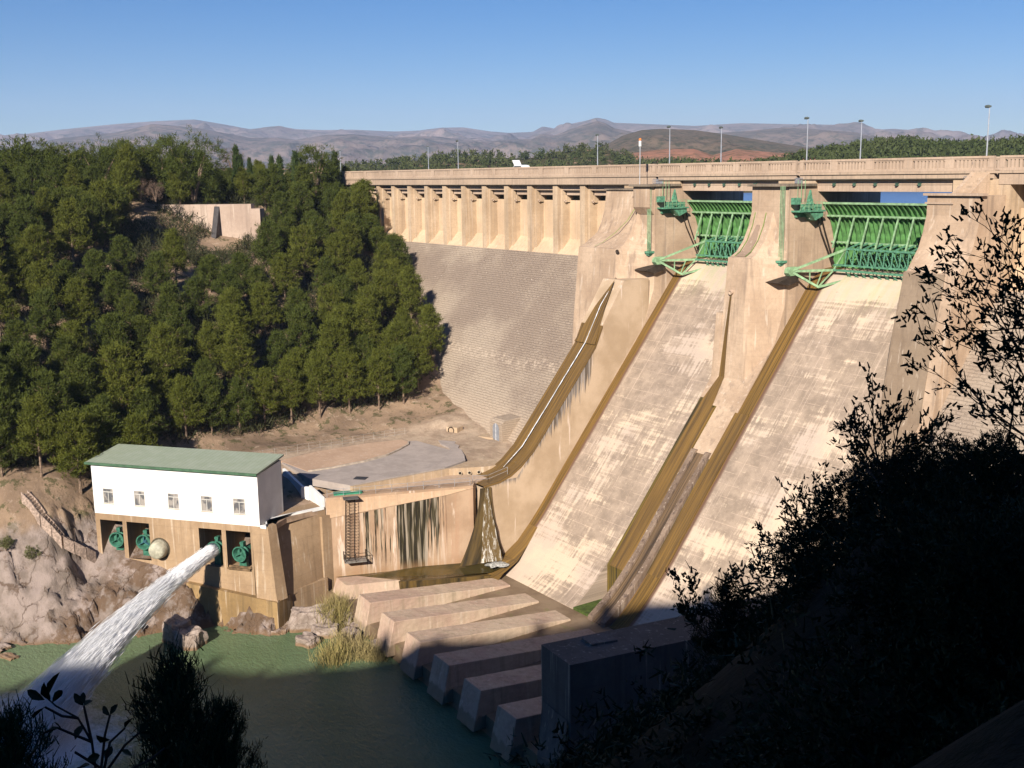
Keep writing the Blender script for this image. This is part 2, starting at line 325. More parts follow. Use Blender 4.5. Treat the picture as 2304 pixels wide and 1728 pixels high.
for (yy, zz) in ((101.0, -10.75), (100.75, -14.7)):
    meshobj('drain_hole', MB().lathe((-119.9, yy, zz), (0, -1, 0), [(0, 0), (0, .3), (.14, .3), (.14, .2), (.02, 0)], 12), plain('drain_dark', (.05, .035, .025)), o)
# right pier and guide wall
RN = [(105.3, -2.7), (105.3, -4.8), (104.8, -6.6), (104.2, -8.2), (102.9, -9.9), (102.4, -10.6), (101.9, -10.7), (101.7, -12.0), (100.6, -16.7), (98.9, -26.3), (92.0, -35.0), (85.2, -43.5)]
rp = MB().prism(pier_prof(RN, 122.5, -2.7), -73.4, -67.0)
rp.prism([(105.8, -2.7), (109.6, -.2), (109.6, -2.7)], -69.1, -68.9).prism([(105.8, -2.7), (109.6, -.2), (109.6, -2.7)], -71.1, -70.6)
for i in range(12): rp.box(-70.6, -69.1, 105.9 + i * .31, 109.6, -2.7 + i * .2, -2.5 + i * .2)
o = meshobj('pier', rp, m_pier, dam); recalc(o)
m_dk = concrete('pier_concrete_dark', (.31, .235, .165), (.26, .19, .13), (.17, .125, .09), 1.2, .5)
meshobj('pier_cap', MB().box(-73.7, -66.6, 104.9, 105.8, -2.699, -2.45).box(-73.6, -70.2, 105.15, 105.299, -3.6, -3.4), m_rail, o)
meshobj('nose_facing', MB().prism([(a - .05, b) for a, b in RN[6:]] + [(a + .3, b) for a, b in RN[6:][::-1]], -73.42, -68.4), m_dk, o)
# tower walls that carry the deck over the piers, with louvred vents
for x0, x1, lv in ((-128.7, -116.65, (-122.2, -120.0)), (-98.4, -92.45, (-95.6, -94.4)), (-73.35, -66.6, (-72.0, -70.2))):
    o = meshobj('deck_tower', MB().box(x0, x1, 109.7, 117.2, -12, -1.02), m_conc, dam)
    g = MB()
    for i in range(8):
        xx = lv[0] + (lv[1] - lv[0]) * i / 7; g.box(xx - .03, xx + .03, 109.56, 109.66, -2.35, -.75)
    for i in range(6): g.box(lv[0], lv[1], 109.6, 109.64, -2.3 + i * .3, -2.24 + i * .3)
    g.box(lv[0], lv[1], 109.66, 109.69, -2.35, -.75)
    meshobj('vent_grille', g, plain('galvanised', (.42, .42, .44), .5, .2, .6), o)
# bridge girders with small brackets
for x0, x1 in ((-116.6, -98.45), (-92.4, -73.4)):
    g = MB().box(x0 + .01, x1 - .01, 110.2, 110.8, -2.42, -1.01).box(x0 + .01, x1 - .01, 114, 114.5, -2.42, -1.01).box(x0 + .01, x1 - .01, 117, 117.6, -2.42, -1.01)
    g.box(x0 + .01, x1 - .01, 110.12, 110.2, -1.62, -1.55)
    o = meshobj('bridge_girder', g, m_rail, dam)
    for i in range(5):
        xx = x0 + 2.6 + i * (x1 - x0 - 4) / 5.0
        meshobj('bracket', MB().box(xx - .12, xx + .12, 109.85, 110.19, -1.75, -1.5).box(xx - .16, xx + .16, 109.8, 110.19, -1.5, -1.42), plain('bracket_green', (.07, .14, .10)), o)
# spillway surfaces
OG = [(120, -18), (117, -13.4), (115.2, -12.2), (113.6, -11.95), (112.2, -12.05), (111.2, -12.3), (110.3, -12.85), (109.5, -13.5), (108.6, -14.45)]
def bucket(yend=74.5):
    b = [(84.8, Zs(84.8)), (83.4, -45.75), (82.0, -47.3), (80.7, -48.65), (79.4, -49.85), (78.2, -50.8), (77.0, -51.57)]; return b
def surf(x0, x1, prof, nx=2):
    return MB().prism(prof + [(prof[-1][0], -57), (118, -57), (120, -20)], x0, x1)
oc = meshobj('spillway_chute', surf(-116.9, -99.5, OG + bucket()), m_ch1, dam)
oc = meshobj('spillway_chute', surf(-92.7, -73.2, OG + bucket()), m_ch2, dam)
# divider between the chutes: two algae-brown guide slabs, a gutter rib and mossy end pits
meshobj('divider_core', MB().prism([(A_(-28), -28), (A_(-47.1) - .02, -47.1), (82.4, -52.5), (118, -52.5), (118, -28)], -99.5, -92.7), m_pit, dam)
meshobj('divider_cap', MB().prism([(A_(-28.6), -28.5), (A_(-34.2), -34.0), (A_(-34.2) + .4, -34.4), (A_(-28.6) + .6, -29)], -96.08, -92.77), m_pier, dam)
for a, b in ((-99.0, -96.3), (-92.7, -90.5)):
    lo = MB().prism([(A_(-29) , -28.8), (A_(-47.2), -47.0), (A_(-47.2) + .3, -47.25), (A_(-29) + .6, -29)], a, b)
    meshobj('guide_slab', lo, m_alg, dam)
gr = [(A_(-34), -33.7), (A_(-45), -44.7), (83.4, -45.5), (82.0, -47.0), (80.4, -48.6), (79.0, -49.8), (77.6, -50.8), (76.6, -51.5), (76.6, -56), (100, -56), (100, -34)]
m_gut = concrete('gutter_concrete', (.52, .38, .28), (.28, .19, .13), (.10, .07, .05), .9, .8, 2)
m_gut = concrete('gutter_brown', (.30, .22, .16), (.17, .12, .085), (.06, .04, .035), .9, .8, 2)
meshobj('gutter_wall', MB().prism([(a, b + .35) for a, b in gr[:8]] + gr[8:], -96.05, -95.2).prism([(a, b + .35) for a, b in gr[:8]] + gr[8:], -93.7, -92.9), m_gut, dam)
meshobj('gutter_floor', MB().prism(gr, -95.2, -93.7), algae('gutter_algae', (.20, .13, .07), (.05, .035, .022)), dam)
meshobj('pit_moss', MB().box(-99.4, -96.06, 77.02, 82.5, -52, -51.3), plain('green_moss', (.075, .11, .022), .9, .4), dam)
# ------------------------------------------------------------------ radial gates
m_skin = plain('gate_green', (.13, .31, .10), .55, .35, 0, 1.2)
m_frame = plain('frame_green', (.27, .43, .24), .5, .3, 0, 2.0)
m_teal = plain('machinery_green', (.11, .29, .18), .5, .35, 0, 3.0)
m_steel_shade = plain('steel_and_shade', (.06, .045, .035), .6, .4, .3)
SK = [(111.35, -3.95), (112.3, -4.95), (112.95, -6.2), (113.45, -7.5), (113.75, -8.8), (113.85, -10.2), (113.8, -11.3), (113.6, -12.15)]
def gate(x0, x1, label, nst):
    g = thing('radial_gate', label, 'sluice gate', ((x0 + x1) / 2, 112, -12), 'radial gates in the spillway bays')
    a, b = x0 + .12, x1 - .12
    meshobj('skin_plate', MB().prism(SK + [(y + .12, z) for y, z in SK[::-1]], a, b), m_skin, g)
    rb = MB(); n = int((b - a) / .7)
    for i in range(n + 1):
        x = a + .1 + (b - a - .2) * i / n
        rb.prism([(y - .01, z) for y, z in SK] + [(y - .34, z) for y, z in SK[::-1]], x - .06, x + .06)
    meshobj('rib', rb, m_skin, g)
    hb = MB().box(a, b, SK[0][0] - .35, SK[0][0] + .05, -4.0, -3.75)
    for (y, z) in ((112.2, -5.45), (113.2, -8.75)): hb.box(a, b, y - .3, y - .05, z - .11, z + .11)
    meshobj('horizontal_girder', hb, m_frame, g)
    for i in range(nst):
        x = a + 2.0 + (b - a - 4.0) * i / (nst - 1) 
        meshobj('strut', MB().tube([(x, 112.05, -5.5), (x, 110.75, -9.35)], .12, 4), m_frame, g)
    # box truss between the arms
    t = MB(); L, Rr = a + 4.4, b - 4.4
    for (y, z, r) in ((110.5, -9.35, .17), (110.3, -11.35, .17), (110.2, -12.0, .2), (112.6, -9.6, .13), (112.6, -11.6, .13), (110.6, -13.0, .12)):
        t.box(L - 1.6 if z < -11 else L, Rr + 1.6 if z < -11 else Rr, y - r, y + r, z - r * .6, z + r * .6)
    k = 9
    for i in range(k + 1):
        x = L + (Rr - L) * i / k; x2 = L + (Rr - L) * (i + 1) / k
        t.tube([(x, 110.5, -9.4), (x, 110.3, -11.4)], .08, 4).tube([(x, 110.5, -9.4), (x, 112.6, -9.6)], .07, 4).tube([(x, 110.3, -11.4), (x, 112.6, -11.6)], .07, 4)
        t.tube([(x, 112.6, -9.6), (x, 113.6, -9.6)], .09, 4).tube([(x, 112.6, -11.6), (x, 113.6, -11.4)], .09, 4)
        if i < k:
            t.tube([(x, 110.5, -9.4), (x2, 110.3, -11.4)], .06, 4).tube([(x, 110.5, -9.4), (x2, 112.6, -9.6)], .06, 4).tube([(x2, 110.2, -12), (x, 110.6, -13)], .06, 4).tube([(x, 110.2, -12), (x2, 110.6, -13)], .06, 4)
            t.tube([(x, 110.3, -11.4), (x2, 112.6, -11.6)], .06, 4).tube([(x, 112.6, -9.6), (x2, 112.6, -11.6)], .07, 4).tube([(x2, 112.6, -9.6), (x, 112.6, -11.6)], .06, 4)
        t.tube([(x, 110.5, -9.4), (x, 113.1, -8.7)], .11, 4)
    meshobj('girder_truss', t, m_teal, g)
    for s, e in ((x0, 1), (x1, -1)):
        ar = MB(); T = (s + .45 * e, 105.1, -12.0)
        U_ = (s + 4.5 * e, 110.45, -9.35); Lw = (s + 2.9 * e, 110.2, -12.0); D_ = (s + 2.4 * e, 108.0, -14.0); D2 = (s + 4.9 * e, 110.6, -13.05)
        for p, q, r in ((T, U_, .17), (T, Lw, .2), (T, D_, .19), (D_, D2, .17), (D_, Lw, .1), (U_, Lw, .12)):
            ar.tube([p, q], r, 4)
        mid_ = lambda p, q, f: tuple(p[i] + (q[i] - p[i]) * f for i in range(3))
        ar.tube([mid_(T, Lw, .45), mid_(T, D_, .7)], .08, 4).tube([mid_(T, Lw, .75), mid_(T, D_, .95)], .08, 4)
        ar.add([T, mid_(T, U_, 1), mid_(T, Lw, 1)], [(0, 1, 2)]) if False else None
        meshobj('gate_arm', ar, m_frame, g)
        meshobj('trunnion_corbel', MB().prism([(105.02, -11.5), (104.6, -11.7), (104.5, -12.2), (104.9, -12.6), (106.2, -12.5), (106.2, -11.5)], s if e > 0 else s - .75, s + .75 if e > 0 else s), m_frame, g)
        meshobj('corbel', MB().prism([(105.05, -12.55), (104.3, -12.75), (102.6, -13.3), (104.6, -13.75), (106.3, -13.3), (106.3, -12.55)], s - 1.6 * (1 if e > 0 else -.0) , s + .75 if e > 0 else s + 1.6), m_steel_shade, g)  # concrete corbel coloured dark all over to paint in its shaded underside
        ch = MB()
        for dy in (0, .75):
            ch.tube([(s + .35 * e, 109.7 + dy, -5.2), (s + .4 * e, 110.6 + dy, -7.4), (s + .45 * e, 112.1 + dy * .6, -10.0), (s + .5 * e, 112.9 + dy * .4, -11.6)], .09, 5)
        meshobj('lifting_chain', ch, m_steel_shade, g)
    return g
gate(-116.6, -98.45, 'green radial gate with curved ribs in the far spillway bay', 8)
gate(-92.4, -73.4, 'green radial gate with curved ribs in the nearer spillway bay beside the right pier', 8)
def hoist(x, label):
    h = thing('gate_hoist', label, 'gate hoist', (x + .8, 107.5, -4.8), 'gate hoists on the pier flanks')
    f = MB().box(x + .01, x + 1.5, 105.4, 110.0, -4.85, -4.65).box(x + .01, x + .3, 106, 109.6, -5.5, -4.85).prism([(107.4, -5.0), (108.4, -5.9), (109.8, -5.4), (109.8, -4.85), (107.4, -4.85)], x + .02, x + 1.3)
    meshobj('platform', f, m_teal, h)
    b = MB().box(x + .25, x + 1.15, 106.6, 107.6, -4.65, -3.9).box(x + .25, x + 1.2, 108.4, 109.6, -4.65, -3.95).lathe((x + .3, 108.05, -4.1), (1, 0, 0), [(0, 0), (0, .42), (.75, .42), (.75, 0)], 14).box(x + .4, x + .9, 107.8, 108.3, -3.9, -3.3)
    b.prism([(107.7, -3.6), (108.25, -2.2), (108.6, -3.6)], x + .35, x + .6); meshobj('winch', b, m_teal, h)
    for cw_ in ((.3, .65, 108.1, 108.35), (.75, 1.05, 108.9, 109.15), (.4, .8, 109.4, 109.6)): meshobj('counterweight', MB().box(x + cw_[0], x + cw_[1], cw_[2], cw_[3], -5.7, -4.86), plain('white_steel', (.6, .58, .52)), h)
    r = MB()
    for y in np.linspace(105.45, 109.9, 7): r.tube([(x + 1.45, y, -4.65), (x + 1.45, y, -3.65)], .03, 4)
    r.tube([(x + 1.45, 105.45, -3.65), (x + 1.45, 109.9, -3.65)], .03, 4).tube([(x + 1.45, 105.45, -4.15), (x + 1.45, 109.9, -4.15)], .025, 4)
    meshobj('railing', r, m_frame, h)
hoist(-116.6, 'teal hoist platform on the far pier, above the gate with its winch')
hoist(-92.4, 'teal hoist platform on the middle pier, above the nearer gate')
def ladder(x, label):
    h = thing('rod_ladder', label, 'ladder', (x, 105, -11), 'green rod ladders on the pier fronts')
    r = MB()
    for i, dx in enumerate((-.60, -.38, -.16, .06)): r.tube([(x + dx, 104.3, -1.7), (x + dx, 104.3, -10.7)], .045, 4)
    for i in range(22): r.tube([(x - .38, 104.3, -2.1 - i * .4), (x - .16, 104.3, -2.1 - i * .4)], .022, 4)
    meshobj('rods', r, m_frame, h)
    meshobj('foot_box', MB().box(x - .75, x + .15, 103.9, 104.99, -11.0, -10.7).box(x - .6, x - .1, 104.1, 104.99, -11.3, -11.0), m_teal, h)
    r = MB()
    for dx in (.5, .8, 1.1): r.tube([(x + dx, 105.6 + dx, -1.0), (x + dx, 105.6 + dx, -3.2)], .04, 4)
    meshobj('side_box', MB().box(x + .52, x + 1.2, 104.9, 105.9, -3.9, -3.1), m_teal, h)
    meshobj('side_rods', r, m_frame, h)
ladder(-116.75, 'four green vertical rods with a ladder down the front of the far pier')
ladder(-92.55, 'four green vertical rods with a ladder down the front of the middle pier')

# ------------------------------------------------------------------ on the crest
m_lamp = plain('lamp_steel', (.55, .57, .60), .4, .15, .5); m_head = plain('lamp_head', (.10, .12, .11), .5)
LG = 'street lamps along the dam crest'
lamps = [(-241.5, 117.9, 6.3, 'leftmost grey street lamp at the wooded end of the crest', 1), (-200.5, 117.9, 6.1, 'slim street lamp second from the left on the crest, above the bays', 1),
 (-176.4, 110.1, 6.4, 'slim street lamp third from the left on the crest', -1), (-145.2, 117.9, 6.4, 'street lamp just left of the far pier, near the end of the bays', 1),
 (-119.3, 110.1, 6.5, 'street lamp standing above the far pier and its vent', -1), (-116.4, 117.9, 6.4, 'street lamp above the far green gate', 1),
 (-94.3, 110.1, 6.5, 'tall street lamp beside the people at the middle pier', -1), (-92.3, 117.9, 6.2, 'street lamp above the nearer green gate', 1),
 (-69.6, 109.75, 6.5, 'rightmost tall street lamp with oval head by the stair gap', -1)]
lamps[5] = (-111.2 * 118 / 112.3, 117.9, 6.4, lamps[5][3], 1)
for (x, y, zt, lb, s) in lamps:
    t = thing('street_lamp', lb, 'street lamp', (x, y, -.1), LG)
    meshobj('pole', MB().tube([(x, y, -.14), (x, y, 1.2), (x, y, zt)], [.10, .085, .05], 8), m_lamp, t)
    meshobj('lamp_head', MB().lathe((x - .55, y + .05 * s, zt + .03), (1, 0, 0), [(0, .02), (.1, .15), (.45, .17), (.75, .08), (.8, .02)], 10), m_head, t)
    meshobj('base_plate', MB().lathe((x, y, -.14), (0, 0, 1), [(0, .22), (.1, .22), (.3, .12), (.3, 0)], 10), m_lamp, t)
t = thing('signal_post', 'thin white post with an orange tipped head on the far pier cap', 'post', (-119.4, 104.6, -1.5))
meshobj('pole', MB().tube([(-119.4, 104.6, -1.5), (-119.4, 104.6, 4.2)], .05, 6), m_lamp, t)
meshobj('signal_head', MB().lathe((-119.4, 104.6, 3.7), (0, 0, 1), [(0, .05), (.1, .2), (.8, .2), (.9, .05)], 8), plain('white_paint', (.78, .78, .76)), t)
meshobj('signal_cap', MB().lathe((-119.4, 104.6, 4.6), (0, 0, 1), [(0, .2), (.25, .18), (.35, 0)], 8), plain('orange_paint', (.75, .25, .06)), t)
# white car with raised tailgate, roof just above the parapet
t = thing('parked_car', 'white car with raised tailgate, only its roof showing above the parapet', 'car', (-158.5, 112.2, -.1))
m_car = plain('car_white', (.80, .80, .80), .3, .04); m_gl = plain('car_glass', (.03, .04, .05), .1)
cx = -158.5
bd = [(-2.1, .35), (-2.1, 1.0), (-1.9, 1.12), (-1.55, 1.85), (-.2, 1.92), (.55, 1.8), (1.15, 1.2), (2.0, 1.02), (2.1, .4)]
def caradd(mb, prof, y0, y1):
    n = len(prof); v = [(cx + a, y0, b - .1) for a, b in prof] + [(cx + a, y1, b - .1) for a, b in prof]
    return mb.add(v, [tuple(range(n)), tuple(range(2 * n - 1, n - 1, -1))] + [(i, i + n, (i + 1) % n + n, (i + 1) % n) for i in range(n)])
meshobj('body', caradd(MB(), bd, 111.3, 113.0), m_car, t)
meshobj('window', caradd(MB(), [(-1.75, 1.22), (-1.45, 1.72), (.5, 1.7), (.95, 1.25)], 111.28, 113.02), m_gl, t)
meshobj('tailgate', MB().box(-.06, .06, 111.4, 112.9, 0, 1.35, lambda a, y, z: (cx - 1.6 - z * .45 + a, y, 1.8 + z * .62)), m_car, t)
for dx in (-1.35, 1.35):
    for yy in (111.25, 112.85): meshobj('wheel', MB().lathe((cx + dx, yy, .22), (0, 1, 0), [(0, 0), (0, .32), (.2, .32), (.2, 0)], 16), plain('tyre', (.03, .03, .03)), t)
# two people leaning on the parapet by the middle pier
def body(name, label, x, y, top, legs, skin_c, face=-1):
    me = bpy.data.meshes.new('person'); z0 = -.1
    J = [(x, y, z0 + .95), (x, y - .02, z0 + 1.15), (x, y - .12, z0 + 1.38), (x, y - .2, z0 + 1.5), (x, y - .28, z0 + 1.62), (x, y - .3, z0 + 1.74),
         (x - .19, y - .12, z0 + 1.38), (x - .25, y - .28, z0 + 1.25), (x - .15, y - .5, z0 + 1.52 - .0), (x + .19, y - .12, z0 + 1.38), (x + .25, y - .28, z0 + 1.25), (x + .15, y - .5, z0 + 1.52),
         (x - .1, y, z0 + .88), (x - .11, y - .02, z0 + .48), (x - .12, y, z0 + .07), (x - .12, y - .14, z0 + .04), (x + .1, y, z0 + .88), (x + .11, y - .02, z0 + .48), (x + .12, y, z0 + .07), (x + .12, y - .14, z0 + .04)]
    E_ = [(0, 1), (1, 2), (2, 3), (3, 4), (4, 5), (2, 6), (6, 7), (7, 8), (2, 9), (9, 10), (10, 11), (0, 12), (12, 13), (13, 14), (14, 15), (0, 16), (16, 17), (17, 18), (18, 19)]
    rad = [.15, .14, .16, .06, .10, .085, .07, .05, .035, .07, .05, .035, .09, .065, .045, .035, .09, .065, .045, .035]
    me.from_pydata(J, E_, []); o = bpy.data.objects.new(name, me); C.objects.link(o)
    me.materials.append(skin_c)
    md = o.modifiers.new('skin', 'SKIN'); sub = o.modifiers.new('sub', 'SUBSURF'); sub.levels = 2; sub.render_levels = 2
    me.skin_vertices[0].data[0].use_root = True
    for i, r in enumerate(rad): me.skin_vertices[0].data[i].radius = (r, r)
    tag(o, label, 'person')
    h = MB().lathe((x, y - .29, z0 + 1.62), (0, -.1, 1), [(0, .0), (0, .11), (.12, .115), (.2, .06), (.22, 0)], 10); ho = meshobj('hair', h, plain('hair_dark', (.04, .025, .018))); ho.parent = o
    j = MB().lathe((x, y - .02, z0 + .92), (0, -.2, 1), [(0, .19), (.25, .19), (.5, .22), (.56, .1)], 12); jo = meshobj('jacket', j, top); jo.parent = o
    return o
sk = plain('skin_tone', (.50, .30, .21), .6, .1)
body('person', 'person in white leaning on the parapet at the middle pier', -94.9, 110.45, plain('white_cloth', (.8, .8, .8)), None, sk)
body('person', 'person in dark red leaning on the parapet beside the one in white', -93.8, 110.45, plain('red_cloth', (.16, .03, .025)), None, sk)
body('person', 'person in brown leaning on the parapet, right of the one in dark red', -93.1, 110.45, plain('brown_cloth', (.10, .05, .03)), None, sk)

# ------------------------------------------------------------------ walls beside the chutes
m_wall = M('training_wall_concrete', .85, .25)
def _wall(m):
    P = m.P; x, y, z = m.xyz()[0], m.xyz()[1], m.xyz()[2]
    c = m.mix(m.ramp(m.noise(P, .22, 5, .6), .35, .65), (.45, .315, .21), (.33, .22, .14))
    c = m.mix(m.ramp(m.noise(m.scale(P, 1.1, 1.1, .07), 1, 5, .6), .5, .66, 0, .55), c, (.40, .24, .15))
    c = m.mix(m.ramp(m.noise(m.scale(P, .9, .9, .12, (5, 9, 0)), 1, 4, .65), .60, .68, 0, .55), c, (.80, .66, .55))
    # black runs that hang from leaks: narrow vertical columns, long in the leak zone
    s = m.math('ADD', m.math('MULTIPLY', x, .337), m.math('MULTIPLY', y, .941))
    col_ = m.noise(m.comb(m.math('MULTIPLY', s, 1.0), m.math('MULTIPLY', z, .03)), 1.9, 4, .75)
    edge = m.noise(m.comb(m.math('MULTIPLY', s, 2.3), m.math('MULTIPLY', z, .09)), 1.0, 3, .6)
    s0 = -123.5 * .337 + 56 * .941
    u_ = m.math('SUBTRACT', s, s0)
    zone = m.band(u_, 4.4, 15.6, .35); core = m.band(u_, 9.6, 12.9, .5)
    topz = m.math('ADD', m.math('MULTIPLY', u_, .125), -42.55)         # leaks start under a rising joint
    below = m.ramp(m.math('SUBTRACT', z, topz), .02, -.03)
    reach = m.math('SUBTRACT', topz, z)
    longm = m.math('MULTIPLY', m.ramp(m.math('ADD', col_, m.math('MULTIPLY', core, .26)), .505, .55), below)
    fade = m.ramp(m.math('SUBTRACT', m.math('MULTIPLY', reach, .10), m.math('MULTIPLY', col_, m.math('ADD', 1.1, m.math('MULTIPLY', core, 2.0)))), -.15, .25, 1, 0)
    k = m.math('MULTIPLY', m.math('MULTIPLY', zone, longm), fade)
    c = m.mix(k, c, m.mix(m.ramp(edge, .4, .6), (.018, .014, .009), (.06, .05, .02)))
    # wash between the runs
    c = m.mix(m.math('MULTIPLY', m.math('MULTIPLY', zone, below), m.ramp(edge, .5, .62, 0, .45)), c, (.62, .52, .42))
    # damp foot
    c = m.mix(m.ramp(z, -48.6, -50.2, 0, .45), c, (.30, .17, .08))
    m.bump(m.noise(P, 2.5, 6, .7), .04, .6); return m.col(c)
_wall(m_wall)
def _cw():
    m = M('chute_wall_concrete', .85, .25); P = m.P; x, y, z = m.xyz()[0], m.xyz()[1], m.xyz()[2]
    c = m.mix(m.ramp(m.noise(P, .2, 5, .6), .35, .65), (.54, .41, .285), (.41, .30, .195))
    c = m.mix(m.ramp(m.noise(m.scale(P, 1, 1.3, .1, (5, 9, 0)), 1, 4, .65), .60, .68, 0, .6), c, (.78, .65, .55))
    top = m.math('ADD', m.math('MULTIPLY', y, 1.22), -23.2 - 94.4 * 1.22)           # drips hang below the sloping crest
    dz = m.math('SUBTRACT', m.math('MAXIMUM', top, -39.6), z)
    cn = m.noise(m.comb(m.math('MULTIPLY', y, 2.6), m.math('MULTIPLY', z, .05)), 1.0, 5, .8)
    k = m.ramp(m.math('SUBTRACT', m.math('MULTIPLY', cn, m.ramp(y, 82, 93, 3.0, 15.0)), m.math('ADD', dz, m.ramp(y, 82, 93, .9, 4.6))), -.2, .7)
    cc = m.mix(m.ramp(m.noise(m.comb(m.math('MULTIPLY', y, 5.5), m.math('MULTIPLY', z, .1)), 1, 3), .42, .58), (.05, .042, .035), (.30, .28, .27))
    k = m.math('MULTIPLY', k, m.math('MULTIPLY', m.ramp(y, 93.2, 94.4, 1, 0), m.ramp(dz, -.05, .05)))
    c = m.mix(m.math('MULTIPLY', k, .85), c, cc)
    m.bump(m.noise(P, 2.5, 6, .7), .04, .6); return m.col(c)
m_cw = _cw()
TW = [(95.6, -20.5), (94.4, -23.2), (87.25, -32.0), (83.6, -36.4), (81.6, -38.1), (79.9, -39.1), (78.2, -39.65), (75.6, -39.9)]
t = thing('training_wall', 'tall chute wall with an algae-brown sloping crest, left of the far chute', 'wall', (-118.8, 85, -52))
wallp = [(99.5, -14.5)] + TW + [(75.6, -56), (104, -56), (104, -14.5)]
meshobj('wall_body', MB().prism(wallp, -121.2, -116.62), m_cw, t)
cr = MB(); e = [(a, b + .03) for a, b in TW]
cr.prism([(99.3, -15.0)][0:0] + e + [(a, b - .25) for a, b in e[::-1]], -121.25, -116.55); meshobj('algae_crest', cr, m_alg, t)
v = [(-118.2, 99.2, -14.6), (-119.8, 97, -18.2), (-117.6, 97, -18.2), (-121.2, 94.35, -23.1), (-116.6, 94.35, -23.1)]
fan = MB().add([(a, b - .12, c_ + .12) for a, b, c_ in v], [(0, 1, 2), (1, 3, 4, 2)]); meshobj('algae_fan', fan, m_alg, t)
m_trk = M('trickle_white', .2, .6); m_trk.col(m_trk.mix(m_trk.ramp(m_trk.noise(m_trk.scale(m_trk.P, 4, 1, 1), 1, 4), .4, .6), (.45, .42, .38), (.9, .9, .9)))
tk = ribbon([(-118.3, 98.9, -15.3), (-118.6, 97, -18.1), (-118.75, 94.4, -23.1), (-118.9, 87.25, -31.95), (-118.95, 83.6, -36.35), (-118.95, 80.5, -38.75)], [.05, .16, .2, .2, .18, .12], (0, -.14, .2))
meshobj('trickle', tk, m_trk.m, t)

A0 = (-123.5, 56.0); D0 = (-117.0, 74.2)
t = thing('training_wall', 'stained concrete wall with black leak marks beside the plunge pool', 'wall', (-120, 65, -52))
meshobj('wall_body', MB().plan([A0, D0, (-118.6, 75.6), (-125.5, 56.2)], -56, -39.62), m_wall.m, t)
meshobj('wall_body', MB().plan([(-118.4, 74.0), (-118.4, 79.5), (-119.9, 79.5), (-119.9, 74.0)], -56, -40.4), m_wall.m, t)
ud = Vector((D0[0] - A0[0], D0[1] - A0[1], 0)).normalized(); un = Vector((ud.y, -ud.x, 0))
def WF(s, n, z): return (A0[0] + ud.x * s + un.x * n, A0[1] + ud.y * s + un.y * n, z)
meshobj('leaning_apron', MB().add([WF(.4, .02, -42.3), WF(15.7, .02, -40.6), WF(15.7, .1, -40.6), WF(.4, .1, -42.3), WF(.4, .1, -39.9), WF(19.4, .1, -39.9), WF(19.4, .02, -39.9), WF(.4, .02, -39.9)],
      [(3, 2, 5, 4), (0, 1, 2, 3), (0, 3, 4, 7), (1, 6, 5, 2), (7, 4, 5, 6)]), concrete('apron_concrete', (.62, .43, .28), (.52, .35, .22), GREY, 0, .3), t)
meshobj('end_pilaster', MB().plan([(-123.9, 54.9), (-122.9, 55.4), (-123.2, 56.8), (-125, 56.8)], -56, -41.8), m_podium, t)
# coping rail with posts
def railing(pts, label, n=12, name='railing'):
    r = thing(name, label, 'railing', pts[0]); mb = MB(); pb = MB(); P = [Vector(p) for p in pts]
    for h in (.5, 1.0): mb.tube([p + Vector((0, 0, h)) for p in P], .022, 4)
    for a, b in zip(P[:-1], P[1:]):
        k = max(1, int((b - a).length / 1.9))
        for i in range(k + 1): q = a.lerp(b, i / k); pb.tube([q, q + Vector((0, 0, 1.02))], .03, 4)
    meshobj('rail', mb, m_lamp, r); meshobj('posts', pb, m_lamp, r)
railing([WF(.5, -.25, -39.62), WF(19, -.25, -39.62)], 'thin metal railing on the coping above the black leak marks')
railing([(-118.0, 74.8, -39.62), (-116.9, 76.5, -39.6), (-116.9, 79.6, -39.0)], 'short metal railing over the small waterfall')
# green hatch on the walkway
tag(meshobj('hatch_cover', MB().box(-.5, .5, -1.8, 1.8, 0, .25, lambda a, b, c: WF(3.2 + b, -1.2 + a, -39.62 + c)), plain('hatch_green', (.05, .28, .17), .5)), 'green metal hatch cover on the walkway behind the ladder cage', 'hatch')
# walkway and small retaining wall with pipes
wk = meshobj('walkway', MB().plan([(-123.8, 56.2), (-118.2, 75.0), (-119.5, 79.0), (-123.4, 75.2), (-125.6, 58.2)], -42, -39.66), concrete('walk_concrete', (.60, .44, .31), (.5, .36, .25), GREY, 0, .2)); tag(wk, kind='structure')
t = thing('retaining_wall', 'low concrete retaining wall with round pipe mouths below the service road', 'wall', (-123.3, 70, -40))
rw = MB().plan([(-123.6, 59.8), (-123.25, 60), (-123.25, 74.4), (-121.2, 78.6), (-120.4, 83), (-123.5, 83.5), (-125, 78.4), (-123.6, 74.6)], -42, -38.72)
meshobj('wall_body', rw, m_conc, t)
for i in range(3):
    q = Vector((-122.6 + i * .55, 75.7 + i * 1.15, -39.35)); meshobj('drain_pipe', MB().lathe(q, (.9, -.44, 0), [(0, .0), (0, .17), (.35, .2), (.35, .27), (.0, .27)], 14), plain('pipe_mouth', (.62, .5, .36)), t)
    meshobj('drain_hole', MB().lathe(q + Vector((.30, -.15, 0)), (.9, -.44, 0), [(0, .0), (0, .2), (.03, .2), (.03, 0)], 12), plain('pipe_shade', (.02, .015, .01)), t)  # dark disc painted in for the shade inside the pipe
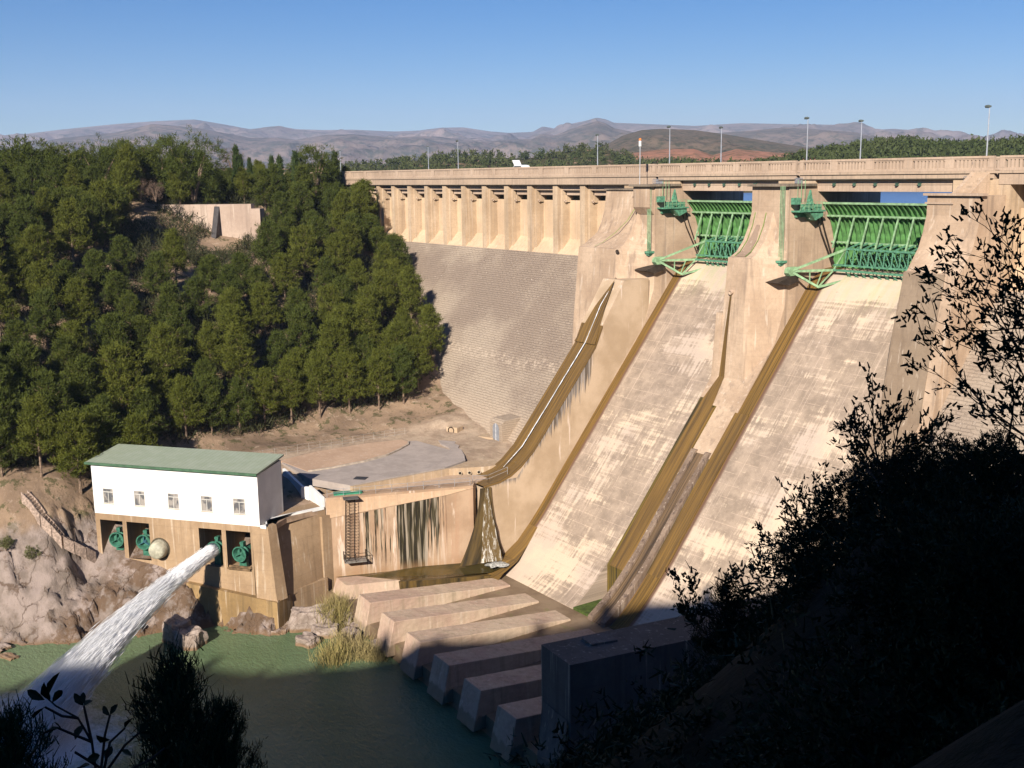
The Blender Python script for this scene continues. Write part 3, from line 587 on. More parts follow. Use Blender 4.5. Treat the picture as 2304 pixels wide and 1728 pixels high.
# ladder cage with platform
t = thing('ladder_cage', 'caged steel ladder hanging down to a small platform on the stained wall', 'ladder', WF(3.4, .5, -48))
lc = MB()
for s in (2.75, 3.9):
    for n_ in (.15, .95): lc.tube([WF(s, n_, -39.7), WF(s - .35, n_, -47.9)], .035, 4)
for i in range(20):
    z = -40.2 - i * .4; o_ = -.35 * (i * .4 + .5) / 8.2
    q = [WF(2.75 + o_, .15, z), WF(2.75 + o_, .95, z), WF(3.9 + o_, .95, z), WF(3.9 + o_, .15, z), WF(2.75 + o_, .15, z)]
    lc.tube(q, .025, 4)
    lc.tube([WF(3.0 + o_, .2, z + .2), WF(3.6 + o_, .2, z + .2)], .02, 4)
meshobj('cage', lc, m_steel_shade, t)
pl = MB().box(2.2, 5.0, .05, 1.5, -48.0, -47.88, WF); 
meshobj('platform', pl, plain('grating_grey', (.30, .28, .25), .6, .3, .3), t)
pr = MB()
for (s, n_) in ((2.2, 1.5), (3.6, 1.5), (5.0, 1.5), (5.0, .1), (2.2, .1)): pr.tube([WF(s, n_, -47.9), WF(s, n_, -46.8)], .04, 4)
for h in (-47.3, -46.8): pr.tube([WF(2.2, .1, h), WF(2.2, 1.5, h), WF(5, 1.5, h), WF(5, .1, h)], .035, 4)
meshobj('platform_rail', pr, m_steel_shade, t)
meshobj('top_landing', MB().box(2.4, 4.3, 0, 1.3, -39.75, -39.65, WF), plain('grating_dark', (.12, .11, .10), .6), t)
# near wall in the shade, its concrete coloured darker to deepen that shade
m_nw = concrete('near_wall_shaded', (.20, .17, .145), (.14, .12, .10), (.08, .07, .06), 2.4, .5)
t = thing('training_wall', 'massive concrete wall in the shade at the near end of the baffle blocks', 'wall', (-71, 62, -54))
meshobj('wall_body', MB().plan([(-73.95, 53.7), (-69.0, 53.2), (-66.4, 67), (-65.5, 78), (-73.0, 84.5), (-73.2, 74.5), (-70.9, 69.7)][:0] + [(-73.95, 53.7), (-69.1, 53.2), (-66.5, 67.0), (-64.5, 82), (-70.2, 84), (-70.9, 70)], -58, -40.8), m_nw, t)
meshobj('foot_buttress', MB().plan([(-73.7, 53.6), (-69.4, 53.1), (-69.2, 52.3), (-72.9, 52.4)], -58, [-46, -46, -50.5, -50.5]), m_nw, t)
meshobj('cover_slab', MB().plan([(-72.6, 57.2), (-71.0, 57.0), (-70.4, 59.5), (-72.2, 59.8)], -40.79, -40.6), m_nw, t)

# ------------------------------------------------------------------ sill and baffle blocks
def _sill():
    m = M('sill_wet_concrete', .55, .4); P = m.P
    c = m.mix(m.ramp(m.noise(P, .35, 5, .6), .35, .65), (.25, .18, .115), (.17, .115, .07))
    c = m.mix(m.ramp(m.noise(P, .8, 4), .58, .68, 0, .5), c, (.16, .15, .05)); m.bump(m.noise(P, 2, 5), .03, .5); return m.col(c)
m_sill = _sill()
sill = meshobj('sill', MB().plan([(-124, 55.6), (-72, 53.4), (-72, 77.0), (-124, 77.0)], -58, -51.6), m_sill)
tag(sill, 'flat wet brown concrete sill at the foot of the spillway chutes', 'sill', kind=None)
LB = ['second concrete baffle block from the training wall, pale with green streaks on its flank', 'third concrete baffle block from the training wall, fully sunlit and pale', 'pinkish baffle block, fourth from the training wall, with a shadow on its front corner',
      'baffle block mostly in shade, just beyond the last sunlit one', 'shaded baffle block, second before the massive near wall', 'shaded baffle block right beside the massive near wall']
def wear(o):
    sb_ = o.modifiers.new('subdivide', 'SUBSURF'); sb_.subdivision_type = 'SIMPLE'; sb_.levels = sb_.render_levels = 5
    tx = bpy.data.textures.new('chips', 'CLOUDS'); tx.noise_scale = .7; tx.noise_depth = 3
    dm = o.modifiers.new('chips', 'DISPLACE'); dm.texture = tx; dm.strength = .10; dm.mid_level = .55; dm.texture_coords = 'GLOBAL'
for i in range(6):
    x0 = -113.4 + i * 6.63; x1 = x0 + 3.28; y0 = 55.4 - .45 * i; y1 = 75.4 - .25 * i; zt = -49.0
    v = [(x0 - .05, y0 - 1.0, -53), (x1 + .1, y0 - 1.2, -53), (x1 + .1, y1, -53), (x0, y1, -53), (x0, y0, zt), (x1, y0 - .15, zt), (x1, y1 - .2, -51.40), (x0, y1, -51.40)]
    o = meshobj('baffle_block', MB().add(v, [(0, 3, 2, 1), (4, 5, 6, 7), (0, 1, 5, 4), (1, 2, 6, 5), (2, 3, 7, 6), (3, 0, 4, 7)]), m_block)
    tag(o, LB[i], 'concrete block', 'baffle blocks on the sill')
    bv = o.modifiers.new('bevel', 'BEVEL'); bv.width = .07; bv.segments = 2
    wear(o)
o = meshobj('baffle_block', MB().add([(-122.3, 55.6, -53), (-118.6, 55.4, -53), (-116.0, 62.6, -53), (-119.5, 64, -53), (-121.9, 56.6, -49.8), (-118.8, 56.4, -49.8), (-116.6, 62.8, -49.9), (-121.0, 59.0, -49.8)], [(0, 3, 2, 1), (4, 5, 6, 7), (0, 1, 5, 4), (1, 2, 6, 5), (2, 3, 7, 6), (3, 0, 4, 7)]), m_block)
tag(o, 'short yellowish baffle block at the end of the pool beside the stained wall', 'concrete block', 'baffle blocks on the sill')
tag(meshobj('weir', MB().plan([(-116.8, 62.6), (-116.2, 62.6), (-113.9, 75.0), (-114.6, 75.2)], -52, [-49.95, -49.95, -51.2, -51.2]), algae('weir_algae', (.16, .10, .03), (.03, .025, .015))), 'low dark algae streaked wall that holds back the brown pool', 'low wall')

# ------------------------------------------------------------------ valve house
FL = Vector((-138.89, 31.98, 0)); U = Vector((.7771, .6293, 0)).normalized(); N = Vector((U.y, -U.x, 0)); BL = 23.06
def W(u, n, z): q = FL + U * u + N * n; return (q.x, q.y, z)
vh = thing('valve_house', 'long white valve house with a pale green roof on a concrete podium', 'building', W(11.5, -3, -41))
def holes(u0, u1, z0, z1, hs, n0, n1):
    us = sorted({u0, u1, *[h[0] for h in hs], *[h[1] for h in hs]}); zs = sorted({z0, z1, *[h[2] for h in hs], *[h[3] for h in hs]}); mb = MB()
    for a, b in zip(us[:-1], us[1:]):
        for c, d in zip(zs[:-1], zs[1:]):
            if any(h[0] <= (a + b) / 2 <= h[1] and h[2] <= (c + d) / 2 <= h[3] for h in hs): continue
            mb.box(a, b, n0, n1, c, d, W)
    return mb
m_white = plain('white_render', (.79, .78, .75), .8, .09, 0, .5)
wins = [(1.41, 2.93), (5.89, 7.42), (10.66, 12.2), (15.24, 16.82), (19.63, 21.25)]
m_sidew = m_white
wm = holes(0, BL, -40.8, -34.5, [(a, b, -39.45, -37.5) for a, b in wins], -.25, 0)
wm.box(0, BL, -5.98, -5.75, -40.8, -34.1, W).add([W(0, -.02, -40.8), W(0, -5.9, -40.8), W(0, -5.9, -34.12), W(0, -.02, -34.5)], [(0, 1, 2, 3)]).add([W(BL - .01, -.25, -40.8), W(BL - .01, -5.75, -40.8), W(BL - .01, -5.75, -34.12), W(BL - .01, -.25, -34.5)], [(0, 1, 2, 3)])
meshobj('wall', wm, m_white, vh)
def _roof():
    m = M('roof_green', .6, .3); x = m.math('ADD', m.math('MULTIPLY', m.xyz()[0], .777), m.math('MULTIPLY', m.xyz()[1], .629))
    fr = m.math('FRACT', m.math('DIVIDE', x, .55)); n = m.noise(m.P, .8, 4)
    c = m.mix(m.ramp(n, .35, .7), (.30, .345, .25), (.34, .38, .29)); c = m.mix(m.band(fr, .0, .12, .05), c, (.25, .295, .21)); m.bump(m.band(fr, 0, .2, .1), .04, .6); return m.col(c)
rf = MB().add([W(-.55, .45, -34.42), W(BL + .15, .35, -34.42), W(BL + .15, -6.5, -33.72), W(-.55, -6.5, -33.72), W(-.55, .45, -34.2), W(BL + .15, .35, -34.2), W(BL + .15, -6.5, -33.5), W(-.55, -6.5, -33.5)], [(3, 2, 1, 0), (4, 5, 6, 7), (0, 1, 5, 4), (1, 2, 6, 5), (2, 3, 7, 6), (3, 0, 4, 7)])
ro = meshobj('roof', rf, _roof(), vh)
meshobj('eave_trim', MB().box(-.6, BL + .2, .36, .5, -34.45, -34.16, W), plain('trim_green', (.07, .14, .08)), ro)
m_al = plain('aluminium', (.62, .60, .55), .5, .1, 0); m_pane = M('window_glass', .12, .6)
m_pane.col(m_pane.mix(m_pane.ramp(m_pane.noise(m_pane.P, .9, 3), .40, .55), (.12, .12, .125), (.33, .30, .27)))  # pale grey-beige patches paint reflected light into the panes
for i, (a, b) in enumerate(wins):
    f = MB(); z0, z1 = -39.45, -37.5
    f.box(a, b, -.1, -.02, z0, z0 + .07, W).box(a, b, -.1, -.02, z1 - .07, z1, W).box(a, a + .07, -.1, -.02, z0 + .07, z1 - .07, W).box(b - .07, b, -.1, -.02, z0 + .07, z1 - .07, W)
    f.box(a + .07, b - .07, -.1, -.02, z1 - .5, z1 - .43, W).box((a + b) / 2 - .035, (a + b) / 2 + .035, -.1, -.02, z0 + .07, z1 - .5, W)
    wo_ = meshobj('window', f, m_al, vh)
    meshobj('pane', MB().box(a + .05, b - .05, -.12, -.10, z0 + .02, z1 - .02, W), m_pane.m, wo_)
    meshobj('window_sill', MB().box(a - .05, b + .05, -.1, .06, z0 - .07, z0, W), plain('sill_cream', (.6, .5, .38)), wo_)
# podium
ops = [(.64, 3.9), (4.48, 7.7), (14.66, 17.8), (18.39, 21.7)]
pm = holes(0, 21.95, -50.2, -40.8, [(a, b, -46.4, -41.62) for a, b in ops], -.6, -.01)
pm.box(-.02, 24.0, -9.5, -.6, -41.6, -41.1, W)
for a, b in ((0, .63), (3.9, 4.48), (7.7, 14.66), (17.8, 18.39), (21.7, 21.95)): pm.box(a, b, -5.0, -.6, -50, -41.6, W)
pm.box(0, 22, -5.6, -5.0, -50, -41.6, W)
for a, b in ops: pm.box(a, b, -5.0, -.02 if a < 10 else -1.0, -47.2, -46.4, W)
# flared corner pilaster and wall back to the training wall
pm.add([W(21.95, .02, -40.8), W(24.1, .02, -40.8), W(24.6, -1.2, -40.8), W(21.95, -3, -40.8), W(22.4, .55, -50.0), W(25.0, .35, -50.0), W(25.6, -1.2, -50.0), W(21.95, -3, -50.0)], [(0, 3, 2, 1), (4, 5, 6, 7), (0, 1, 5, 4), (1, 2, 6, 5), (2, 3, 7, 6), (3, 0, 4, 7)])
q0 = W(24.1, -.1, 0); q1 = W(24.6, -1.2, 0); q2 = W(24.95, -3.2, 0)
tp = [(-120.25, 47.0), (-122.6, 48.2), (-122.95, 50.2), (-123.05, 52.4), (-123.3, 56.1)]; bt = [(-119.75, 47.5), (-120.0, 48.3), (-121.1, 50.8), (-122.15, 53.4), (-123.45, 56.1)]
pm.add([(a, b, -40.8) for a, b in tp] + [(-126, 56.1, -40.8), (-126, 48.5, -40.8)], [(0, 6, 5, 4, 3, 2, 1)])
def _pl(P, f):
    f *= len(P) - 1; i = min(int(f), len(P) - 2); g_ = f - i; return P[i][0] + (P[i + 1][0] - P[i][0]) * g_, P[i][1] + (P[i + 1][1] - P[i][1]) * g_
cwv = [(*[_pl(tp, i / 20)[k] * (1 - j / 10) + _pl(bt, i / 20)[k] * j / 10 for k in (0, 1)], -40.8 - 9.4 * j / 10) for i in range(21) for j in range(11)]
meshobj('curved_wall', MB().add(cwv, [(i * 11 + j, i * 11 + j + 1, (i + 1) * 11 + j + 1, (i + 1) * 11 + j) for i in range(20) for j in range(10)]), m_podium, vh, True)
meshobj('podium', pm, m_podium, vh)
st = MB()
for (a, b) in ((23.3, 24.4), (22.5, 23.0)): st.add([W(a, .08 if a > 23 else .2, -41.2), W(a + .35, .08, -41.0), W(a + .55, .2, -44.3), W(a + .2, .25, -43.9)], [(0, 1, 2, 3)])
cp = MB().plan([(-120.9, 46.5), (-120.15, 46.95), (-121.6, 47.45), (-122.5, 48.15), (-122.85, 50.2), (-122.95, 52.4), (-123.2, 55.9), (-123.6, 55.9), (-123.35, 52.4), (-123.25, 50.2), (-122.9, 48.5), (-122, 47.8), (-120.9, 47.4)], -40.98, -40.62)
meshobj('white_coping', cp, m_white, vh)
# white parapet walls of the yard ramp
yp = MB().plan([(-123.35, 55.75), (-127.7, 56.0), (-127.7, 56.3), (-123.35, 56.1)], -40.9, [-39.45, -38.9, -38.9, -39.45])
yp.plan([(-128.4, 55.3), (-135.6, 55.75), (-135.6, 56.1), (-128.4, 55.65)], -41, [-39.1, -38.3, -38.3, -39.1])
yp.plan([(-127.7, 55.9), (-128.5, 55.2), (-128.6, 55.5), (-127.8, 56.3)], -41, -39.1)
meshobj('parapet_wall', yp, m_white, vh)
meshobj('yard_floor', MB().plan([(W(0, -5.9, 0)[0], W(0, -5.9, 0)[1]), (W(23, -5.9, 0)[0], W(23, -5.9, 0)[1]), W(24.4, -1.5, 0)[:2], (-122.4, 50.5), (-123.4, 56.0), (-135.6, 55.9), (-146, 43)], -41.5, -40.84), plain('yard_concrete', (.36, .25, .17), .9, .3, 0, .8), vh)
m_ochre = concrete('slab_ochre', (.34, .225, .105), (.24, .155, .07), (.11, .08, .045), 0, .6)
meshobj('foundation', MB().add([W(12.9, .7, -48.6), W(25.2, .7, -49.95), W(25.4, -2.5, -49.95), W(12.9, -2.5, -48.6), W(12.9, 1.6, -57), W(25.3, .8, -57), W(25.6, -3.5, -57), W(12.9, -3.5, -57)], [(0, 3, 2, 1), (4, 5, 6, 7), (0, 1, 5, 4), (1, 2, 6, 5), (2, 3, 7, 6), (3, 0, 4, 7)]), m_ochre, vh)
meshobj('side_foundation', MB().plan([W(25.2, .5, 0)[:2], (-120.7, 49.0), (-122.4, 55.6), (-124, 55.8), (-123, 47.5)], -57, -49.8), m_podium, vh)
# valves
m_vg = plain('valve_green', (.055, .185, .125), .4, .3, .1, 3); m_vb = plain('valve_blue', (.06, .17, .22), .4, .3, .1, 3); m_vc = plain('valve_cream', (.44, .42, .32), .5, .25, 0, 2)
N3 = Vector((N.x, N.y, 0))
def valve(u, z, lb, n1, ins, stand=True):
    c = Vector(W(u, n1, z)); t = thing('jet_valve', lb, 'valve', W(u, -1.5, -46.4), 'jet valves in the podium bays')
    ax = Vector((.57, -.82, 0)) if u > 12 else Vector((.72, -.70, 0))
    meshobj('valve_body', MB().lathe(c, ax, [(-3.4, .55), (-1.0, .6), (-.9, .82), (-.75, .82), (-.72, .7), (-.1, .78), (-.08, .98), (.06, .98), (.06, .84), (-.5, .6), (-.5, 0)], 26), m_vg, t)
    v = MB(); b = Vector((0, 0, 1)); a = ax.cross(b)
    for k in range(3):
        q = R_(90 + k * 120); d = a * math.cos(q) + b * math.sin(q); e_ = ax.cross(d) * .035
        v.add([c - ax * .45 + e_, c - ax * .45 + d * .78 + e_, c - ax * .05 + d * .84 + e_, c - ax * .05 + d * .1 + e_, c - ax * .45 - e_, c - ax * .45 + d * .78 - e_, c - ax * .05 + d * .84 - e_, c - ax * .05 + d * .1 - e_], [(0, 1, 2, 3), (7, 6, 5, 4), (0, 4, 5, 1), (1, 5, 6, 2), (2, 6, 7, 3), (3, 7, 4, 0)])
    v.lathe(c - ax * .45, ax, [(0, .28), (.2, .22), (.4, 0)], 14)
    meshobj('vanes', v, ins, t)
    meshobj('actuator', MB().box(-.22, .22, -.3, .3, .8, 1.35, lambda x, y, zz: tuple(c - ax * .9 + a * x + ax * y + b * zz)).lathe(c - ax * .9 + b * 1.1 + a * .25, a, [(0, 0), (0, .2), (.12, .2), (.12, 0)], 12), m_vg, t)
    if stand: meshobj('pedestal', MB().box(-.5, .5, -.25, .25, -2.1, -.6, lambda x, y, zz: tuple(c - ax * .9 + a * x + ax * y + b * (zz if zz > -1 else -46.4 - z + .0))), m_vg, t)
valve(2.75, -44.15, 'green jet valve in the leftmost podium bay', -.1, m_vg)
valve(6.65, -44.15, 'jet valve with blue inside, second bay from the left', -.1, m_vb)
valve(16.55, -44.2, 'jet valve that throws the white water jet', -.1, m_vg)
valve(20.1, -44.5, 'idle green jet valve in the rightmost podium bay', .1, m_vg)
t = thing('blanking_cap', 'round cream steel cap closing an outlet between the podium bays', 'steel cap', W(9.0, 0, -46))
c = Vector(W(9.1, -.05, -44.7)); ax = Vector((.72, -.69, .02))
meshobj('dome', MB().lathe(c, ax, [(0, 1.2), (.95, 1.08), (1.25, .98), (1.4, .8), (1.45, 0)], 30), m_vc, t, True)
meshobj('flange', MB().lathe(c, N3, [(0, 1.38), (.12, 1.38), (.12, 1.15), (.3, 1.22)], 30), plain('flange_dark', (.10, .08, .05)), t)
# timber planks and pipe ledge in the right bays
t = thing('timber_planks', 'stack of old brown planks lying in the rightmost podium bay', 'planks', W(20, -.5, -46.3))
for i in range(5): meshobj('plank', MB().box(18.5, 21.6, -.7 + i * .1, -.5 + i * .1, -46.4 + i * -.001, -46.3 + (i % 3) * .12, lambda a, b, c_, i=i: W(a, b + .12 * i, c_ - .0)), plain('old_wood', (.20, .13, .07), .9, .5), t)
# the plunge pool behind the first block
# ------------------------------------------------------------------ terrain
class RBF:
    def __init__(s, pts):
        P = np.array(pts, float); s.p = P[:, :2]; n = len(P); s.m = P[:, 2].mean()
        A = np.linalg.norm(s.p[:, None] - s.p[None], axis=2); s.w = np.linalg.solve(A - np.eye(n) * .02, P[:, 2] - s.m)
    def __call__(s, x, y):
        q = np.stack([np.ravel(x), np.ravel(y)], 1); out = np.zeros(len(q))
        for i in range(len(s.p)): out += s.w[i] * np.hypot(q[:, 0] - s.p[i, 0], q[:, 1] - s.p[i, 1])
        return (out + s.m).reshape(np.shape(x))
Wx = lambda u, n, z: W(u, n, z)
LPTS = [(-136, 19, -53.6), (-130.5, 27, -53.6), (-126, 37, -53.6), (-141, 11, -53.6), (-150, 0, -53.6), (-163, -20, -53.6), (-180, -50, -53.6),
 (-128, 20, -57), (-120, 30, -57), (-117, 42, -57), (-134, 8, -57), (-142, -8, -57), (-100, 40, -57), (-90, 20, -57), (-120, 0, -57), (-150, -40, -57), (-105, 52, -57), (-70, 50, -57), (-110, -50, -57),
 Wx(.3, .3, -46.5), Wx(5, .4, -46.8), Wx(9, .4, -47.4), Wx(13, .3, -49.0), Wx(7.5, 1.6, -48.3), Wx(3.5, 2.0, -47.4), Wx(11, 3.4, -52), Wx(17, 1.5, -54), Wx(24, 2.5, -54.5), Wx(4, 5.5, -51.2), Wx(-1, 2.6, -47.8),
 (-138.6, 28.8, -44.0), (-139.0, 26.8, -41.6), (-141.0, 25.4, -38.6), (-141, 21.5, -41.2), (-140, 19, -46), (-143.3, 22, -38), (-146, 16, -40.5), (-149, 9, -43), (-158, -5, -44), (-143, 14, -47.5), (-152, -2, -50),
 Wx(0, -7, -40.6), Wx(8, -8, -41.2), Wx(16, -8, -41.3), Wx(22, -4, -42), (-126, 54, -42), (-143, 30, -38.2), (-150, 24, -35.5), (-147, 38, -39.0), (-150, 46, -38.3),
 (-127, 62, -42), (-123, 70, -42), (-128, 62, -38.95), (-135, 64, -38.95), (-126, 74, -38.95), (-135, 80, -38.95), (-129, 84, -38.9), (-143.5, 60, -38.7), (-143.5, 70, -38.6), (-143, 80, -38.4),
 (-131, 89.3, -38.6), (-138, 90, -37.9), (-148, 91, -36.6), (-152, 49, -37.4), (-152.5, 60, -37.4), (-154, 68.5, -37.3), (-152, 77, -37.2), (-150, 86, -36.9),
 (-163, 97, -30.5), (-184, 105.3, -19.8), (-200, 109.5, -14.5), (-214, 111, -9.8), (-226, 112, -6.5), (-238, 113, -4), (-262, 116, -4), (-175, 101, -24.5),
 (-170, 60, -26), (-172, 78, -25.5), (-168, 90, -27.5), (-186, 62, -17.5), (-190, 80, -14.8), (-186, 95, -17.5), (-205, 66, -10.8), (-207, 76, -10.5), (-202, 80, -11.2), (-200, 92, -11.5),
 (-214, 62, -4.8), (-211, 75, -4.9), (-206, 83, -5.2), (-222, 78, -3.8), (-226, 95, -5.2), (-240, 100, -5), (-240, 80, -3.4), (-235, 60, -2.0), (-262, 70, -4), (-262, 95, -5),
 (-160, 34, -30), (-165, 46, -28), (-180, 40, -19), (-196, 44, -10), (-215, 40, -2.6), (-240, 30, -2.2), (-156, 18, -31), (-170, 12, -22), (-188, 15, -11.5), (-205, 12, -4.0), (-225, 5, -1.5), (-165, -6, -29), (-182, -15, -19), (-205, -20, -8), (-240, -25, -2), (-280, 20, -5), (-300, 80, -8), (-290, -40, -4), (-190, -60, -38), (-230, -60, -10)]
LR = RBF(LPTS)
def in_poly(x, y, P):
    r = np.zeros(np.shape(x), bool); n = len(P)
    for i in range(n):
        x0, y0 = P[i]; x1, y1 = P[(i + 1) % n]
        if y0 == y1: continue
        c = ((y0 > y) != (y1 > y)) & (x < (x1 - x0) * (y - y0) / (y1 - y0) + x0); r ^= c
    return r
CUT = [W(24.8, -1.0, 0)[:2], (-122.7, 50.3), (-124.2, 55.2), (-124.3, 56.3), (-118.6, 75.3), (-119.6, 79.3), (-119.6, 130), (40, 130), (40, -70), (-60, -70), (-100, 30), W(24.8, 1.2, 0)[:2]]
FLAT = [(-123, 57), (-118, 75), (-120, 86), (-129, 88), (-141, 87), (-146.5, 78), (-146, 60), (-141, 55), (-128, 57)]
def grid(name, xs, ys, hf, mat, smooth=True):
    X, Y = np.meshgrid(xs, ys); Z = hf(X, Y); nx, ny = len(xs), len(ys)
    V = np.stack([X.ravel(), Y.ravel(), Z.ravel()], 1); i = np.arange(nx * ny).reshape(ny, nx)
    F = np.stack([i[:-1, :-1].ravel(), i[:-1, 1:].ravel(), i[1:, 1:].ravel(), i[1:, :-1].ravel()], 1)
    me = bpy.data.meshes.new(name); me.vertices.add(len(V)); me.vertices.foreach_set('co', V.ravel())
    me.loops.add(F.size); me.loops.foreach_set('vertex_index', F.ravel()); me.polygons.add(len(F)); me.polygons.foreach_set('loop_start', np.arange(0, F.size, 4)); me.polygons.foreach_set('loop_total', np.full(len(F), 4))
    me.polygons.foreach_set('use_smooth', np.full(len(F), smooth)); me.update(); me.validate(); me.materials.append(mat)
    o = bpy.data.objects.new(name, me); C.objects.link(o); return o
def fbm(X, Y, s, octv=4, z=0.0):
    f = np.vectorize(lambda a, b: mnoise.fractal(Vector((a * s, b * s, z)), 1.0, 2.0, octv)); return f(X, Y)
def left_h(X, Y):
    Z = LR(X, Y); n1 = fbm(X, Y, .12, 4); 
    flat = in_poly(X, Y, FLAT)
    onl = lambda P: ((X - P[0]) ** 2 + (Y - P[1]) ** 2)
    uu = (X - FL.x) * U.x + (Y - FL.y) * U.y; nn_ = (X - FL.x) * N.x + (Y - FL.y) * N.y
    house = (uu > -1.5) & (uu < 26) & (nn_ < .8) & (nn_ > -9)
    amp = np.where(flat | house, .0, np.where(Z > -39, .8, .35)); Z = Z + n1 * amp
    rock = (X > -157) & (X < -117) & (Y < 50) & (Z > -55.5) & (Z < -38.5) & (~house)
    # blocky, cracked limestone: stepped ridges
    vr = np.vectorize(lambda a, b, c: mnoise.voronoi(Vector((a, b, c)))[0][1] - mnoise.voronoi(Vector((a, b, c)))[0][0])
    rz = np.zeros_like(Z); idx = np.where(rock)
    a = fbm(X[idx], Y[idx], .35, 5, 3.0); w1 = fbm(X[idx], Y[idx], .5, 3, 9.0); v = np.array([vr((p + w_) * .16, (q + w_) * .42, r * .1) for p, q, r, w_ in zip(X[idx], Y[idx], Z[idx], w1 * 3)]) if len(idx[0]) else 0
    def cellh(p, q, r):
        c = mnoise.voronoi(Vector((p, q, r)))[1][0]; return (math.sin(c.x * 127.1 + c.y * 311.7 + c.z * 74.7) * 43758.5453) % 1.0
    ch = np.array([cellh((p + w_) * .22, (q + w_ * .6) * .5, r * .25) for p, q, r, w_ in zip(X[idx], Y[idx], Z[idx], w1 * 2)]) if len(idx[0]) else 0
    c2 = np.array([cellh((p + w_) * .6, q * 1.1, r * .6 + 5) for p, q, r, w_ in zip(X[idx], Y[idx], Z[idx], w1)]) if len(idx[0]) else 0
    rz[idx] = a * .9 - np.clip(.10 - v, 0, .10) * 5.0 + (ch - .5) * 1.5 + (c2 - .5) * .45
    Z = Z + rz * np.clip((-39.0 - Z) / 2.5, 0.05, 1)
    Z = np.where(in_poly(X, Y, CUT), -57.5, Z)
    Z = np.where((Y > 108) & (X > -236) & (X < -119), np.minimum(Z, Zs(Y) - 1.5), Z)
    return Z
def _ground():
    m = M('hill_earth', .95, .1); P = m.P; x, y, z = m.xyz()[0], m.xyz()[1], m.xyz()[2]
    nrm = m.n.new('ShaderNodeSeparateXYZ'); m.link(m.geo.outputs['True Normal'], nrm.inputs[0])
    earth = m.mix(m.ramp(m.noise(P, .12, 5, .65), .35, .65), (.34, .24, .16), (.20, .14, .095))
    earth = m.mix(m.ramp(m.noise(P, .8, 5, .7), .56, .7, 0, .7), earth, (.46, .36, .27))
    scrub = m.ramp(m.noise(P, .55, 5, .75), .53, .60); earth = m.mix(m.math('MULTIPLY', scrub, .8), earth, (.075, .075, .032))
    rock = m.mix(m.ramp(m.noise(P, .3, 5, .6), .35, .6), (.31, .25, .22), (.18, .145, .12))
    wp = m.n.new('ShaderNodeVectorMath'); wp.operation = 'ADD'; nz_ = m.n.new('ShaderNodeTexNoise'); m.link(P, nz_.inputs['Vector']); nz_.inputs['Scale'].default_value = .45; nz_.inputs['Detail'].default_value = 5; sc3 = m.n.new('ShaderNodeVectorMath'); sc3.operation = 'SCALE'; m.link(nz_.outputs['Color'], sc3.inputs[0]); sc3.inputs['Scale'].default_value = 4.0; m.link(P, wp.inputs[0]); m.link(sc3.outputs[0], wp.inputs[1])
    cr = m.vor(m.scale(wp.outputs[0], 1.0, .55, .35), .42); cr = m.math('ADD', cr, m.math('MULTIPLY', m.math('SUBTRACT', m.noise(P, 2.5, 4, .7), .5), .12))
    rock = m.mix(m.math('MULTIPLY', m.ramp(cr, .0, .045, .8, 0), m.ramp(m.noise(P, .5, 3), .38, .55)), rock, (.10, .065, .045))
    rock = m.mix(m.ramp(m.noise(P, 1.1, 5, .75), .55, .66, 0, .6), rock, (.15, .105, .075))
    moss = m.math('MULTIPLY', m.ramp(m.noise(P, .55, 5, .7), .38, .55), m.ramp(m.math('ADD', x, m.math('MULTIPLY', y, .4)), -124.5, -121.5)); rock = m.mix(m.math('MULTIPLY', moss, .85), rock, (.12, .075, .045))
    rf_ = m.math('MULTIPLY', m.ramp(m.math('ADD', z, m.math('MULTIPLY', m.noise(P, .3, 4), 5)), -40.2, -38.2, 1, 0), m.ramp(y, 47, 50, 1, 0))
    c = m.mix(rf_, earth, rock)
    wet = m.ramp(m.math('ADD', z, m.math('MULTIPLY', m.noise(P, .6, 3), .8)), -53.3, -52.6, .75, 0); c = m.mix(wet, c, (.17, .10, .05))
    pl = m.math('MULTIPLY', m.ramp(x, -147, -144), m.math('MULTIPLY', m.ramp(y, 54, 57), m.ramp(z, -40.5, -39.5)))
    c = m.mix(m.math('MULTIPLY', pl, .8), c, m.mix(m.ramp(m.noise(P, .35, 5, .7), .4, .62), (.52, .40, .29), (.36, .265, .19)))
    m.bump(m.math('ADD', m.noise(P, 1.1, 6, .75), m.math('MULTIPLY', m.math('MULTIPLY', m.ramp(cr, 0, .06), rf_), .35)), .22, .9); return m.col(c)
m_ground = _ground()
xs = np.concatenate([np.arange(-330, -157, 2.0), np.arange(-157, -116, .38), np.arange(-116, -60, 4)]); ys = np.concatenate([np.arange(-70, 3, 2.0), np.arange(3, 52, .38), np.arange(52, 128, 1.2)])
left = grid('left_bank', xs, ys, left_h, m_ground); tag(left, kind='structure')
# exact surface lookup for planting
def left_z(x, y): return float(np.interp(x, [x - 1, x], [0, 0]) + LR(np.array([x]), np.array([y]))[0])

